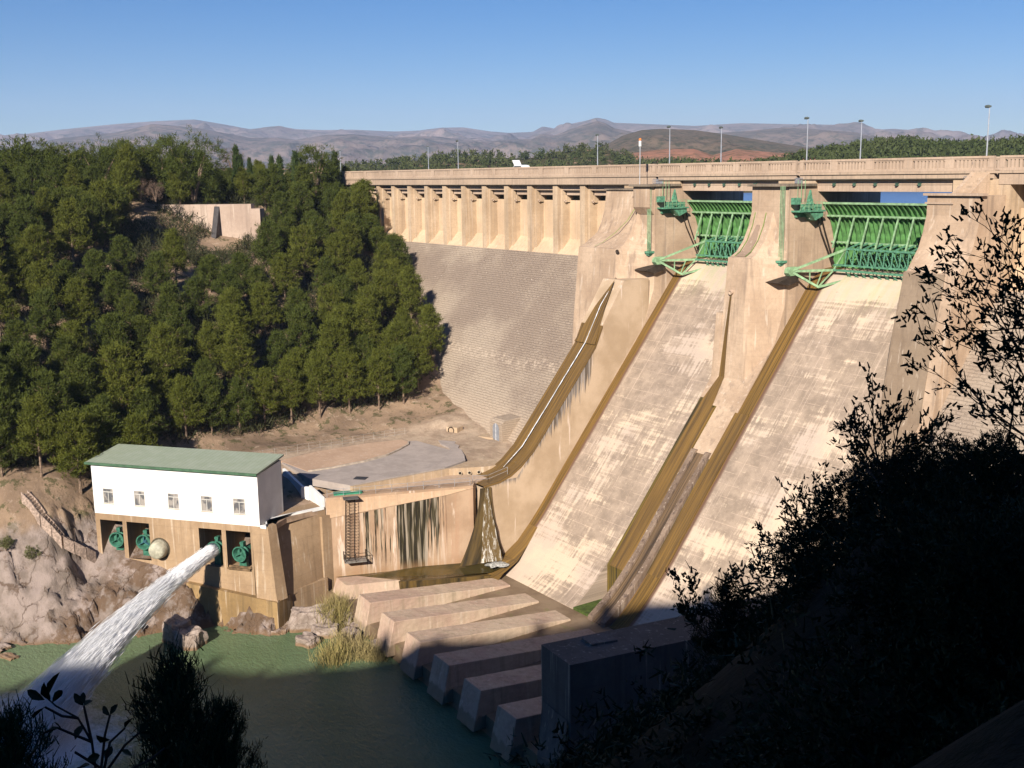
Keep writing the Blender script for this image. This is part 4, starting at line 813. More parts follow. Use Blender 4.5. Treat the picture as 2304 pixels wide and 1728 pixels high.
# service road, island with kerb, drain cover
m_road = M('road_grey', .9); m_road.col(m_road.mix(m_road.ramp(m_road.noise(m_road.P, .4, 5, .7), .35, .65), (.43, .365, .32), (.34, .29, .255))); m_road.bump(m_road.noise(m_road.P, 9, 3), .01, .5)
def wob(poly, amp=.35, step=1.2):
    out = []
    for i, a in enumerate(poly):
        b = poly[(i + 1) % len(poly)]; L = math.hypot(b[0] - a[0], b[1] - a[1]); k = max(1, int(L / step))
        for j in range(k): f = j / k; out.append((a[0] + (b[0] - a[0]) * f + random.uniform(-amp, amp), a[1] + (b[1] - a[1]) * f + random.uniform(-amp, amp)))
    return out
road = meshobj('road', MB().plan([(-130.1, 57.1), (-123.8, 59.9), (-123.9, 67.3), (-123.9, 74.2)] + wob([(-125.3, 78.6), (-130.6, 81.2), (-137, 83.4), (-141.2, 82.2)], .3)[:-4] + [(-141.5, 78.5), (-142.2, 72), (-142, 64), (-140, 57.5)], -39.6, -38.66), m_road.m); tag(road, kind='structure')
isl = [(-141.4, 77.2), (-139.6, 77.4), (-138.0, 76.4), (-136.2, 74), (-134.4, 71), (-133.3, 67), (-132.9, 62), (-133.2, 58.4), (-141, 57.6), (-142.6, 64), (-142.6, 72)]
m_sand = concrete('sand_dirt', (.56, .39, .27), (.46, .31, .21), (.30, .2, .13), 0, .2)
tag(meshobj('dirt_island', MB().plan(isl, -39.6, -38.60), m_sand), kind='structure')
kb = MB(); pp = isl[1:8]
for a, b in zip(pp[:-1], pp[1:]):
    d = Vector((b[0] - a[0], b[1] - a[1], 0)).normalized(); n_ = Vector((d.y, -d.x, 0)) * .12
    kb.plan([(a[0] - n_.x, a[1] - n_.y), (a[0] + n_.x, a[1] + n_.y), (b[0] + n_.x, b[1] + n_.y), (b[0] - n_.x, b[1] - n_.y)], -39, -38.46)
tag(meshobj('kerb', kb, plain('kerb_concrete', (.50, .42, .33))), kind='structure')
tag(meshobj('drain_cover', MB().plan([(-124.9, 62.6), (-126.1, 61.5), (-127.0, 62.4), (-125.8, 63.6)], -38.65, -38.6), plain('iron', (.05, .05, .055), .6)), 'dark square drain cover in the grey service road', 'drain cover')
# concrete culvert pieces, little door at the foot of the dam
t = thing('culvert_box', 'broken concrete culvert box lying between the road and the dam foot', 'culvert', (-139, 85.8, -38.4))
meshobj('box', MB().plan([(-140.6, 84.6), (-138.8, 85.4), (-139.4, 86.8), (-141.2, 86)], -38.7, -37.5), m_conc, t)
meshobj('pipe_mouth', MB().lathe((-139.8, 84.95, -38.0), (.45, -.9, 0), [(-.05, 0), (-.05, .45), (.12, .45), (.12, .55), (-.1, .55)], 16), plain('mouth_dark', (.03, .02, .015)), t)
meshobj('floor_slab', MB().plan([(-138.6, 85.8), (-133.2, 88.2), (-134.4, 90.2), (-139.5, 88)], -39, -38.42), m_conc, t)
Ys = 88.35
do = meshobj('gallery_door', MB().add([(-133.45, Ys - .03, -38.9), (-131.75, Ys - .03, -38.9), (-131.75, Ys - .03, -36.7), (-132.05, Ys - .03, -36.25), (-132.6, Ys - .03, -36.05), (-133.15, Ys - .03, -36.25), (-133.45, Ys - .03, -36.7)], [(0, 1, 2, 3, 4, 5, 6)]), plain('door_grey', (.34, .36, .40), .5, .15, .3), dam)
meshobj('door_bar', MB().box(-132.66, -132.54, Ys - .08, Ys - .04, -38.9, -36.1), plain('bar_light', (.62, .62, .62), .5), do)
meshobj('door_surround', MB().prism([(Ys, -40), (Ys, -36.0), (Ys + .5, -35.5), (93, -35.3), (93, -40)], -134.2, -131.0), m_mas, do)
# fence of thin posts along the road
t = thing('wire_fence', 'thin wire fence with pale posts behind the service road', 'fence', (-143.4, 62, -38.6))
ps = MB(); wr = MB(); prev = None
for i in range(15):
    y = 54.5 + i * 1.75; x = -143.6 + .05 * math.sin(i); z = -38.72
    ps.tube([(x, y, z - .3), (x, y, z + 1.3)], .02, 5)
    if prev:
        for h in (.4, .8, 1.25): wr.tube([(prev[0], prev[1], prev[2] + h), (x, y, z + h)], .012, 3)
    prev = (x, y, z)
meshobj('posts', ps, plain('post_grey', (.40, .37, .33)), t); meshobj('wires', wr, m_lamp, t)
# retaining walls high on the wooded slope
m_rw = concrete('hill_wall', (.50, .39, .31), (.40, .30, .235), (.25, .19, .15), 0, .5)
t = thing('hillside_wall', 'old concrete retaining wall with a shade-dark buttress among the pines', 'wall', (-208, 72, -11))
meshobj('wall_body', MB().plan([(-216.5, 63.4), (-211.2, 68.3), (-206.0, 73.7), (-201.6, 79.4), (-202.4, 80.4), (-206.8, 75), (-212, 69.6), (-217.2, 64.6)], -20, [-4.55, -4.6, -4.75, -4.6, -4.6, -4.75, -4.6, -4.55]), m_rw, t)
meshobj('end_wall', MB().plan([(-201.59, 79.4), (-200.3, 80.6), (-201.6, 82.0), (-203.5, 81.3)], -20, -5.5), m_rw, t)
meshobj('buttress', MB().plan([(-205.9, 73.8), (-205.2, 74.5), (-202.9, 72.2), (-203.6, 71.5)], -20, [-5.0, -5.0, -13.5, -13.5]), plain('buttress_shade', (.05, .045, .045)), t)  # slab coloured dark to stand for a face turned from the sun
# stone steps down the slope left of the valve house
t = thing('stone_stairway', 'narrow stone stairway with low side walls winding down to the valve house', 'stairway', (-140, 27, -46))
P_ = [Vector(p) for p in ((-141.9, 24.6, -37.6), (-140.7, 25.3, -38.6), (-139.5, 26.0, -40.1), (-138.7, 26.9, -41.4), (-138.1, 27.8, -42.9), (-138.0, 28.9, -43.8), (-138.2, 30.2, -44.9), (-138.7, 31.3, -45.9))]
sw = MB(); k = 0
for a, b in zip(P_[:-1], P_[1:]):
    d = (b - a); h = Vector((d.x, d.y, 0)).normalized(); s_ = Vector((h.y, -h.x, 0)); nst = 4
    for j in range(nst):
        q = a.lerp(b, (j + .5) / nst); e_ = h * (Vector((d.x, d.y)).length / nst / 2 + .02)
        sw.add([q + s_ * .4 - e_ + Vector((0, 0, -1.2)), q + s_ * .4 + e_ + Vector((0, 0, -1.2)), q - s_ * .4 + e_ + Vector((0, 0, -1.2)), q - s_ * .4 - e_ + Vector((0, 0, -1.2)),
                q + s_ * .4 - e_, q + s_ * .4 + e_, q - s_ * .4 + e_, q - s_ * .4 - e_], [(3, 2, 1, 0), (4, 5, 6, 7), (0, 1, 5, 4), (1, 2, 6, 5), (2, 3, 7, 6), (3, 0, 4, 7)])
meshobj('steps', sw, plain('step_stone', (.42, .31, .23), .9, .3, 0, 3), t)
for sgn in (-1, 1):
    wl = MB()
    for a, b in zip(P_[:-1], P_[1:]):
        d = (b - a); h = Vector((d.x, d.y, 0)).normalized(); s_ = Vector((h.y, -h.x, 0)) * sgn
        q = [a + s_ * .4, b + s_ * .4, b + s_ * .52, a + s_ * .52]; wl.add([p + Vector((0, 0, -1.4)) for p in q] + [p + Vector((0, 0, .22)) for p in q], [(3, 2, 1, 0), (4, 5, 6, 7), (0, 1, 5, 4), (1, 2, 6, 5), (2, 3, 7, 6), (3, 0, 4, 7)])
    meshobj('side_wall', wl, plain('side_stone', (.40, .30, .24), .9, .4, 0, 4), t)

# right bank: shaded slope that carries the camera, rising to a ridge behind it
RPTS = [(0, 0, -1.75), (-3, 1.5, -3.4), (-8, 3, -8), (-14, 5, -13), (-26, 12, -22), (-40, 20, -32), (-55, 30, -44), (-66, 40, -54), (-73, 50, -57), (-84, 38, -57), (-90, 22, -57), (-75, 15, -54.5), (-98, -10, -57), (-60, 0, -47), (-40, -5, -33), (-20, -8, -20), (-90, -40, -57), (-70, -30, -50),
 (-3.4, 6.2, -4.1), (-6.8, 11.9, -3.9), (-5.3, 10.5, -3.3), (-9.8, 14.4, -5.8), (-14.4, 18.9, -9.6), (-14.0, 16.8, -12.9), (-23.8, 28.3, -17.2), (-31.9, 31.6, -24), (-40.3, 32.9, -32), (-50, 42, -41), (-60, 50, -50), (-66, 62, -50), (-64, 78, -46), (-62, 90, -42), (-50, 60, -38), (-45, 80, -33), (-40, 100, -22), (-30, 60, -22), (-20, 40, -12), (-15, 80, -10), (0, 60, -2), (10, 100, 2), (-30, 108, -12), (10, 20, 2), (0, 30, -4), (15, 5, 3),
 (10, -12, 6.5), (18, -20, 18), (-10, -16, -3), (0, -40, 12), (5, -25, 9), (-30, -118, 30.2), (-23.4, -106.3, 30.4), (-17.9, -91.3, 30.4), (-8.6, -80.4, 30.4), (-4.8, -73.3, 30.6), (.1, -65.9, 32.8), (6.6, -47.4, 32.8), (9.3, -43.3, 34), (18, -39, 37.8), (45, -30, 40), (50, -60, 42), (40, -100, 36), (0, -125, 32), (-50, -100, 2), (-40, -70, -6), (-25, -45, -4), (40, -10, 14), (40, 40, 10), (60, 80, 8), (60, -120, 40), (-80, -110, -30), (-60, -130, 0)]
def at(px, py, rg): r = ray(px, py); return r / math.hypot(r[0], r[1]) * rg
# the ground rises to the foot of every plant on the near bank
for (px, py, rg, dz) in ((1014, 446, 11, 1.0), (966, 450, 12.5, .9), (922, 456, 14, 1.5), (882, 474, 16, 1.3), (852, 522, 18, 1.2), (824, 572, 20, 1.9), (806, 600, 22, 1.75), (780, 625, 24, 1.25), (640, 735, 36, 3.1), (668, 742, 30, 2.8), (850, 620, 17, 3.1), (790, 700, 20, 2.4), (700, 750, 24, 3.1),
                      (727, 563, 20, 2.1), (172, 655, 11, 3.5), (222, 700, 11.4, 2.4), (3, 700, 9, 2.9), (892, 486, 13, .3), (838, 596, 19, .5), (708, 645, 20, .5), (1085, 560, 5.6, .4), (100, 800, 3, .25)):
    q = at(px, py, rg); RPTS.append((q[0], q[1], q[2] - dz))
RR = RBF(RPTS)
def right_h(X, Y):
    Z = RR(X, Y); d = np.hypot(X, Y); Z = Z + fbm(X, Y, .15, 4, 5) * np.clip((d - 6) / 40, .0, .9) * .9
    wallz = in_poly(X, Y, [(-74, 53), (-68.5, 53), (-66, 67), (-66, 84), (-66.5, 130), (-140, 130), (-140, 60), (-110, 40), (-74, 52)])
    return np.where(wallz, -57.8, Z)
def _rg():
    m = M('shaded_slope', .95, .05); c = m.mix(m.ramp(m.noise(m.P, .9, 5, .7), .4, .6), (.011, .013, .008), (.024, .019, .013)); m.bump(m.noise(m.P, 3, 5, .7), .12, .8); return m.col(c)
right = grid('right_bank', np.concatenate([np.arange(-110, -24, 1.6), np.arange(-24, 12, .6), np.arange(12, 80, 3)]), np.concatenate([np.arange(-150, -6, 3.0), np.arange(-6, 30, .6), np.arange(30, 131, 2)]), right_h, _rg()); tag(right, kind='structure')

# ------------------------------------------------------------------ water
def _river():
    m = M('river_water', .2, .12); P = m.P; x, y = m.xyz()[0], m.xyz()[1]
    n = m.noise(P, .06, 4, .6)
    c = m.mix(m.ramp(n, .35, .65), (.105, .160, .080), (.155, .215, .120))
    d = m.math('ADD', m.math('MULTIPLY', x, .57), m.math('MULTIPLY', y, .82))
    c = m.mix(m.ramp(m.noise(m.scale(P, .12, .12, .12), 1.0, 5, .6), .52, .68, 0, .45), c, (.12, .17, .085))
    # churned white water where the jet lands
    dx = m.math('ADD', x, 108.5); dy = m.math('SUBTRACT', y, 13.0)
    r = m.math('SQRT', m.math('ADD', m.math('MULTIPLY', dx, dx), m.math('MULTIPLY', dy, dy)))
    f = m.math('ADD', m.math('DIVIDE', r, 11.5), m.math('MULTIPLY', m.math('SUBTRACT', m.noise(P, .35, 5, .75), .5), 1.0))
    fo = m.ramp(f, .65, 1.25, 1, 0); c = m.mix(fo, c, (.62, .68, .72))
    m.setv(m.b.inputs['Roughness'], m.math('ADD', m.math('MULTIPLY', fo, .5), .16))
    h = m.math('ADD', m.noise(m.scale(P, 1, 1.6, 1, (0, 0, 0), (0, 0, .5)), 1.3, 5, .6), m.math('MULTIPLY', m.noise(P, 3.6, 3, .6), .35)); m.bump(h, .22, .8)
    return m.col(c)
river = meshobj('river', MB().add([(-330, -150, -53.6), (-50, -150, -53.6), (-50, 60, -53.6), (-330, 60, -53.6)], [(0, 1, 2, 3)]), _river()); tag(river, kind='structure')
def _lake():
    m = M('lake_water', .3, .3); m.bump(m.noise(m.P, .8, 4), .05, .6); return m.col((.15, .27, .52))
lake = meshobj('lake', MB().add([(-5000, 118.2, -6.4), (3500, 118.2, -6.4), (3500, 6500, -6.4), (-5000, 6500, -6.4)], [(0, 1, 2, 3)]), _lake()); tag(lake, kind='structure')
def _pool():
    m = M('pool_water', .06, .6); m.bump(m.noise(m.P, 1.0, 3), .02, .4); return m.col(m.mix(m.ramp(m.noise(m.scale(m.P, .5, .2, 1), 1, 4), .4, .6), (.10, .065, .02), (.045, .035, .012)))
tag(meshobj('plunge_pool', MB().add([(-123.4, 56.8, -50.15), (-121.3, 58.5, -50.14), (-116.5, 62.6, -50.15), (-114.2, 75, -50.9), (-113.6, 79.0, -49.9), (-116.8, 80.4, -49.6), (-119.6, 78.5, -50.14)], [(0, 1, 2, 3, 4, 5, 6)]), _pool()), kind='structure')
# small waterfall in the corner
m_fall = M('falling_water', .35, .6); _n = m_fall.noise(m_fall.scale(m_fall.P, 3.0, 3.0, .5), 1.0, 5, .75)
m_fall.bump(_n, .12, 1); m_fall.col(m_fall.mix(m_fall.ramp(_n, .50, .64), (.13, .085, .03), (.62, .60, .55)))
rows = []
for i in range(15):
    f = i / 14; z = -40.1 - 9.9 * f; g_ = f ** 1.3; Lp = Vector((-116.7, 75.6 - .9 * g_, z)); Rp = Vector((-116.45 + .5 * g_, 76.2 + 1.4 * g_, z)); rows.append([Lp.lerp(Rp, j / 8) + Vector((.94, -.2, 0)) * (.14 + .75 * g_ + .12 * math.sin(j * 2.1 + i * 1.3)) for j in range(9)])
wf = MB().add([p for r in rows for p in r], [(i * 9 + j, i * 9 + j + 1, (i + 1) * 9 + j + 1, (i + 1) * 9 + j) for i in range(14) for j in range(8)])
t = thing('waterfall', 'thin waterfall over a brown algae fan into the pool corner', 'waterfall', (-118, 74, -50))
meshobj('falling_water', wf, m_fall.m, t, True)
al = MB(); 
rows = []
for i in range(10):
    f = i / 9; z = -40.1 - 10.1 * f; g_ = f ** 1.7; Lp = Vector((-116.75 - .5 * g_, 75.1 - 3.2 * g_, z)); Rp = Vector((-116.5, 76.7 + 1.9 * g_, z)); rows.append([Lp.lerp(Rp, j / 8) + Vector((.94, -.3, 0)) * (.10 + .62 * g_ * math.sin(.4 + 2.4 * j / 8)) for j in range(9)])
al.add([p for r in rows for p in r], [(i * 9 + j, i * 9 + j + 1, (i + 1) * 9 + j + 1, (i + 1) * 9 + j) for i in range(9) for j in range(8)]); meshobj('algae_fan', al, algae('fan_algae', (.13, .085, .03), (.025, .02, .012)), t, True)
fm = MB(); fv = [(-114.7, 76.3, -50.02)]
for ring, (rr0, zz0) in enumerate(((.5, .02), (.95, -.03), (1.5, -.12))):
    for k in range(24):
        a = k / 24 * 6.283; r_ = rr0 * (1 + .45 * mnoise.noise(Vector((math.cos(a) * 2, math.sin(a) * 2, ring * .3)))); fv.append((-114.7 + r_ * math.cos(a) * .8, 76.3 + r_ * math.sin(a), -50.06 + zz0 + .07 * mnoise.noise(Vector((k * 1.7, ring * 3.1, 0)))))
fm.add(fv, [(0, 1 + k, 1 + (k + 1) % 24) for k in range(24)] + [(1 + r0 * 24 + k, 25 + r0 * 24 + k, 25 + r0 * 24 + (k + 1) % 24, 1 + r0 * 24 + (k + 1) % 24) for r0 in range(2) for k in range(24)]); meshobj('foam', fm, plain('foam_white', (.50, .50, .46), .6, .6, 0, 4), t, True)
tongue = MB().add([(-116.85, 83.5, Zs(83.5) + .05), (-114.8, 83.5, Zs(83.5) + .05), (-116.85, 80.9, -48.35), (-114.2, 80.9, -48.35), (-117.1, 78.6, -49.85), (-113.3, 78.6, -49.85), (-117.6, 76.2, -50.1), (-113.0, 76.0, -51.0), (-112.0, 74.3, -51.52), (-114.5, 74.6, -51.2)], [(0, 2, 3, 1), (2, 4, 5, 3), (4, 6, 9, 7, 5), (7, 9, 8)])
meshobj('algae_tongue', tongue, m_alg, t)
# ------------------------------------------------------------------ vegetation
def leafmat(name, a, b, c, sc_=.5, tr=0.0):
    m = M(name, .7, .15); oi = m.n.new('ShaderNodeObjectInfo'); tc = m.n.new('ShaderNodeTexCoord')
    n = m.noise(tc.outputs['Object'], sc_, 4, .7)
    k = m.mix(m.ramp(n, .34, .66), a, b); k = m.mix(m.math('MULTIPLY', oi.outputs['Random'], .8), k, c)
    return m.col(k)
m_pine = leafmat('pine_needles', (.040, .054, .010), (.092, .106, .017), (.055, .073, .013))
m_pine2 = leafmat('pine_needles_yellow', (.060, .072, .010), (.122, .132, .020), (.085, .098, .014))
m_cyp = leafmat('cypress_needles', (.03, .05, .014), (.05, .075, .02), (.03, .045, .012))
m_bark = plain('pine_bark', (.24, .17, .12), .95, .4, 0, 4)
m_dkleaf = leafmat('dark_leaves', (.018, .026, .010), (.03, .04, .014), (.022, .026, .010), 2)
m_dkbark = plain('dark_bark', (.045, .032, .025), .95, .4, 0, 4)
m_bare = leafmat('bare_twigs', (.22, .15, .11), (.16, .11, .08), (.2, .14, .1))
class Blades:
    def __init__(s): s.v = []; s.n = 0
    def cluster(s, c, k, L, wd, updir, spread):      # k thin triangles fanning out of c
        d = rng.normal(size=(k, 3)) * spread + np.array(updir); d /= np.linalg.norm(d, axis=1)[:, None]
        r = rng.normal(size=(k, 3)); sd = np.cross(d, r); sd /= np.linalg.norm(sd, axis=1)[:, None]
        l = L * rng.uniform(.6, 1.2, (k, 1)); c = np.array(c) + rng.normal(size=(k, 3)) * L * .42
        s.v.append(np.stack([c - sd * wd, c + sd * wd, c + d * l + sd * wd * .4, c + d * l - sd * wd * .4], 1).reshape(-1, 3))
    def mesh(s, name, mat):
        V = np.concatenate(s.v); n = len(V) // 4; me = bpy.data.meshes.new(name)
        me.vertices.add(len(V)); me.vertices.foreach_set('co', V.astype(np.float32).ravel()); me.loops.add(n * 4); me.loops.foreach_set('vertex_index', np.arange(n * 4))
        me.polygons.add(n); me.polygons.foreach_set('loop_start', np.arange(0, n * 4, 4)); me.polygons.foreach_set('loop_total', np.full(n, 4)); me.update(); me.materials.append(mat); return me
def mbmesh(name, mb, mat):
    me = bpy.data.meshes.new(name); me.from_pydata(mb.v, [], mb.f); me.update(); me.materials.append(mat); return me
def pine_mesh(H, R, low, mat, dens=1.0, seed=0, shape=1.0):
    rr = random.Random(seed); B = Blades(); T = MB(); bend = rr.uniform(-.4, .4), rr.uniform(-.4, .4)
    ax = lambda h: Vector((bend[0] * (h / H) ** 2, bend[1] * (h / H) ** 2, h))
    T.tube([ax(-1.2), ax(H * .3), ax(H * .65), ax(H * .95)], [.19, .14, .09, .02], 6)
    nb = int(58 * dens); 
    for i in range(nb):
        f = (i + rr.random()) / nb; h = H * (low + (.97 - low) * f); prof = (1 - f) ** (.62 * shape) * (0.55 + .45 * min(1, f * 5)); r = R * prof * rr.uniform(.72, 1.12) + .15
        az = i * 2.4 + rr.uniform(-.5, .5); up = rr.uniform(.15, .5) + f * .5; d = Vector((math.cos(az), math.sin(az), up)).normalized()
        p0 = ax(h); tip = p0 + d * r
        if r > .7: T.tube([p0, p0 + d * r * .5 + Vector((0, 0, -.05)), tip], [.05, .03, .01], 4, False)
        for j in range(int((3 + r * 3.2))):
            t_ = rr.uniform(.35, 1.0); q = p0 + d * r * t_ + Vector((rr.gauss(0, .26 * R * .4), rr.gauss(0, .26 * R * .4), rr.gauss(.05, .16)))
            B.cluster(q, 19, .40, .036, (d.x * .5, d.y * .5, .75), .62)
    B.cluster(ax(H * .96), 26, .5, .045, (0, 0, 1), .4)
    return B.mesh('pine_crown', mat), mbmesh('pine_trunk', T, m_bark)
def cypress_mesh(H, R, seed):
    rr = random.Random(seed); B = Blades(); T = MB().tube([(0, 0, -1), (0, 0, H * .9)], [.12, .02], 6)
    for i in range(330):
        f = rr.random(); h = H * (.04 + .96 * f); r = R * (min(1, f * 5 + .3)) * (1 - f) ** .55 * rr.uniform(.5, 1.05); a = rr.uniform(0, 6.28)
        B.cluster((r * math.cos(a), r * math.sin(a), h), 9, .42, .05, (math.cos(a) * .2, math.sin(a) * .2, 1), .3)
    return B.mesh('cypress_crown', m_cyp), mbmesh('cypress_trunk', T, m_bark)
def broad_mesh(H, R, mat, bark, L, wd, n, seed, k=10, low=.15):
    rr = random.Random(seed); B = Blades(); T = MB()
    for s in range(5):
        a = s * 1.26 + rr.random(); e = Vector((math.cos(a) * R * .7, math.sin(a) * R * .7, H * rr.uniform(.6, .9))); T.tube([(0, 0, -.6), e * .5 + Vector((0, 0, H * .1)), e], [.09 * H / 3, .05 * H / 3, .012], 5, False)
    for i in range(n):
        a = rr.uniform(0, 6.28); z = rr.uniform(-1, 1); r = rr.uniform(.55, 1.0) ** .5; lump = 1 + .28 * math.sin(a * 3 + z * 4 + seed) + .15 * math.sin(a * 7 + z * 9)
        q = Vector((math.cos(a) * math.sqrt(1 - z * z), math.sin(a) * math.sqrt(1 - z * z), z)) * r * lump
        c = (q.x * R, q.y * R, H * (low + (1 - low) * .5) + q.z * H * (1 - low) * .5); B.cluster(c, k, L, wd, (q.x, q.y, q.z * .6 + .5), .8)
    return B.mesh('shrub_crown', mat), mbmesh('shrub_stems', T, bark)
def plant(name, meshes, loc, rz, sc_, label, cat, group, names=('crown', 'trunk')):
    t = thing(name, label, cat, loc, group); t.rotation_euler = (0, 0, rz); t.scale = (sc_, sc_, sc_)
    for me, nm in zip(meshes, names):
        o = bpy.data.objects.new(nm, me); C.objects.link(o); o.parent = t
    return t
pines = [pine_mesh(9.0, 3.1, .20, m_pine, 1.15, 1), pine_mesh(9.5, 3.5, .22, m_pine2, 1.2, 2, .8), pine_mesh(8.0, 3.0, .16, m_pine, 1.1, 3, .9), pine_mesh(10.0, 3.2, .25, m_pine2, 1.2, 4, 1.1), pine_mesh(7.0, 3.2, .12, m_pine, 1.1, 5, .7)]
G = 'pines on the wooded slope'
# planting points: dart throwing over the slope, with clearings where the photograph shows walls and bare ground
cand = []; reg = [(-152.5, 45), (-152.5, 58), (-155, 70), (-153.5, 84), (-159, 93.5), (-183, 101.5), (-200, 106.5), (-226, 111), (-262, 114), (-300, 60), (-280, -60), (-200, -50), (-165, -18), (-150, 6), (-146.5, 20), (-146.5, 33)]
regA = np.array(reg); tries = 0
while len(cand) < 275 and tries < 40000:
    tries += 1; x = random.uniform(-285, -146); y = random.uniform(-60, 114)
    if not in_poly(np.array([x]), np.array([y]), reg)[0]: continue
    z = float(LR(np.array([x]), np.array([y]))[0]); px, py, dp = proj((x, y, z + 4))
    if px < -25 or px > 480 or py < 100 or py > 560: continue
    bx, by, _ = proj((x, y, z + 6.0))
    if 122 < bx < 266 and 190 < by < 250 and dp < 232: continue              # keep the hillside wall in view
    if 128 < px < 165 and 190 < py < 232 and dp < 232: continue
    md = 5.0 if z > -30 else 4.4
    if any((x - a) ** 2 + (y - b) ** 2 < md * md for a, b, _ in cand): continue
    cand.append((x, y, z))
row = [(-152.6, 48.5), (-153.2, 52.5), (-153.0, 56.6), (-154.2, 61.0), (-154.6, 65.5), (-154.6, 70.2), (-154.0, 75.0), (-153.2, 79.8), (-153.4, 84.4), (-156, 88.6), (-148.5, 23.5), (-150.2, 29), (-148.0, 33.5), (-148.5, 38.5), (-151, 42.5), (-148, 17), (-143.2, 31.5), (-144.8, 27.3), (-146.3, 23), (-146.5, 34.8), (-149.4, 30), (-150, 14), (-152.4, 24.5), (-145.6, 39.4), (-150.2, 36.6), (-153.5, 18.5)]
for x, y in row:
    cand = [c for c in cand if (c[0] - x) ** 2 + (c[1] - y) ** 2 > 9]; cand.append((x, y, float(LR(np.array([x]), np.array([y]))[0])))
for (x, y, z) in cand[-298:]:
    px, py, dp = proj((x, y, z + 5)); i = random.randrange(5); s = random.uniform(.86, 1.18)
    tx_, ty_, _ = proj((x, y, z + 9 * s))
    if 205 < px < 340 and ty_ < 163: s *= .68
    if py < 176: lb = 'dark green pine on the hilltop skyline left of the dam'; i = random.choice((0, 2, 4)); s *= .88
    elif dp > 205 and px > 240: lb = 'pine on the upper slope between the hillside wall and the dam'
    elif px < 135 and py > 380: lb = 'tall shaded pine at the foot of the slope, left of the valve house'; s *= 1.15
    elif (x, y) in row or py > 385: lb = 'pale trunked pine in the front row above the bare strip'; i = random.choice((0, 1, 3)); s = random.uniform(.85, 1.08)
    elif px > 330: lb = 'bright yellow green pine beside the sloping dam face'; i = random.choice((1, 3, 2))
    elif px < 140: lb = 'dark pine on the left edge of the wooded slope'
    else: lb = 'pine in the middle of the wooded slope below the hillside wall'
    plant('pine_tree', pines[i], (x, y, z - .2), random.uniform(0, 6.28), s, lb, 'pine tree', G)
# undergrowth between the pines
ug = Blades(); ru = np.random.default_rng(11); ux = ru.uniform(-262, -147, 46000); uy = ru.uniform(-45, 108, 46000)
ok = in_poly(ux, uy, reg); ux, uy = ux[ok], uy[ok]; uz = LR(ux, uy)
for x, y, z in zip(ux, uy, uz):
    if mnoise.noise(Vector((x * .09, y * .09, 2))) < -.24: continue
    h = .6 + 1.1 * abs(mnoise.noise(Vector((x * .4, y * .4, 7)))) * 2
    ug.cluster((x, y, z + .1 + h * .3), 7, h, .06, (0, 0, .8), .7)
o = bpy.data.objects.new('undergrowth', ug.mesh('undergrowth', leafmat('undergrowth_leaves', (.030, .036, .013), (.06, .060, .024), (.04, .044, .018), .2))); C.objects.link(o); tag(o, 'low scrub and young growth covering the ground between the pines', None, None, 'stuff')
# cypresses near the end of the crest
cyps = [cypress_mesh(9.5, .85, 1), cypress_mesh(8.0, .8, 2)]
clab = ['slim dark cypress touching the left end of the dam crest', 'cypress on the skyline, tallest of the left pair above the slope', 'shorter cypress just right of the tallest of the left pair', 'cypress standing alone in the middle of the row above the slope', 'small cypress among pines left of the middle of the row', 'small cypress right of the middle of the cypress row', 'tall cypress left of the big round pine near the crest end', 'small cypress squeezed between the big pine and the crest end']
for i, (zx, zt, zb) in enumerate([(1665, 325, 510), (1172, 295, 420), (1197, 335, 420), (1350, 345, 440), (1240, 350, 440), (1390, 345, 440), (1467, 320, 430), (1640, 380, 500)]):
    px = zx * .45208 / 2.25; pt = (200 + zt * .45208) / 2.25; rg = 246 if i in (0, 7) else 238
    r = ray(px, pt); q = r / math.hypot(r[0], r[1]) * rg; zg = float(LR(np.array([q[0]]), np.array([q[1]]))[0]); zb_ = float((ray(px, (200 + zb * .45208) / 2.25) / math.hypot(r[0], r[1]) * rg)[2])
    z0 = min(zg, zb_); H = q[2] - z0; me = cyps[i % 2]
    plant('cypress', me, (q[0], q[1], z0), random.random() * 6, max(.45, H / (9.5 if i % 2 == 0 else 8.0)), clab[i], 'cypress tree', 'cypresses above the slope')
# round hilltop trees
big = broad_mesh(10, 5.2, m_pine, m_bark, .55, .05, 620, 3, 13, .1); big2 = broad_mesh(8, 4.4, m_pine, m_bark, .55, .05, 520, 8, 13, .1)
for (px, pt, rg, me, H, s, lb) in ((190, 140, 224, big, 10, 1.15, 'big round dark pine on the hilltop behind the hillside wall'), (160, 141, 230, big2, 8, 1.2, 'round dark tree on the hilltop left of the big round pine'), (22, 142, 226, big2, 8, 1.2, 'round dark pine at the left edge of the skyline'),
                         (98, 146, 226, big, 10, .95, 'wide dark pine on the skyline between the left edge and the hilltop path'), (62, 148, 226, big2, 8, 1.1, 'round dark pine second from the left edge of the skyline'), (314, 149, 243, big2, 8, 1.1, 'big rounded pine on the crest near the end of the dam'), (128, 143, 232, big2, 8, 1.1, 'round dark tree in the middle of the hilltop group')):
    q = at(px, pt, rg); plant('hilltop_tree', me, (q[0], q[1], q[2] - H * s * .97), px * .1, s, lb, 'tree', 'rounded trees on the hilltop')
bare = broad_mesh(5.5, 2.2, m_bare, m_bark, .5, .012, 260, 21, 12, .05)
for (px, py, rg, s, lb) in ((132, 178, 222, .85, 'leafless grey brown tree beside the bare earth on the hilltop'), (140, 188, 218, .6, 'low leafless shrub on the bare earth below the hilltop'), (232, 160, 300, 1.1, 'tall leafless pale tree behind the cypresses'), (155, 190, 216, .6, 'small leafless shrub left of the big round pine')):
    q = at(px, py, rg); plant('bare_tree', bare, (q[0], q[1], q[2] - 3 * s), px, s, lb, 'tree', 'leafless trees on the hilltop')
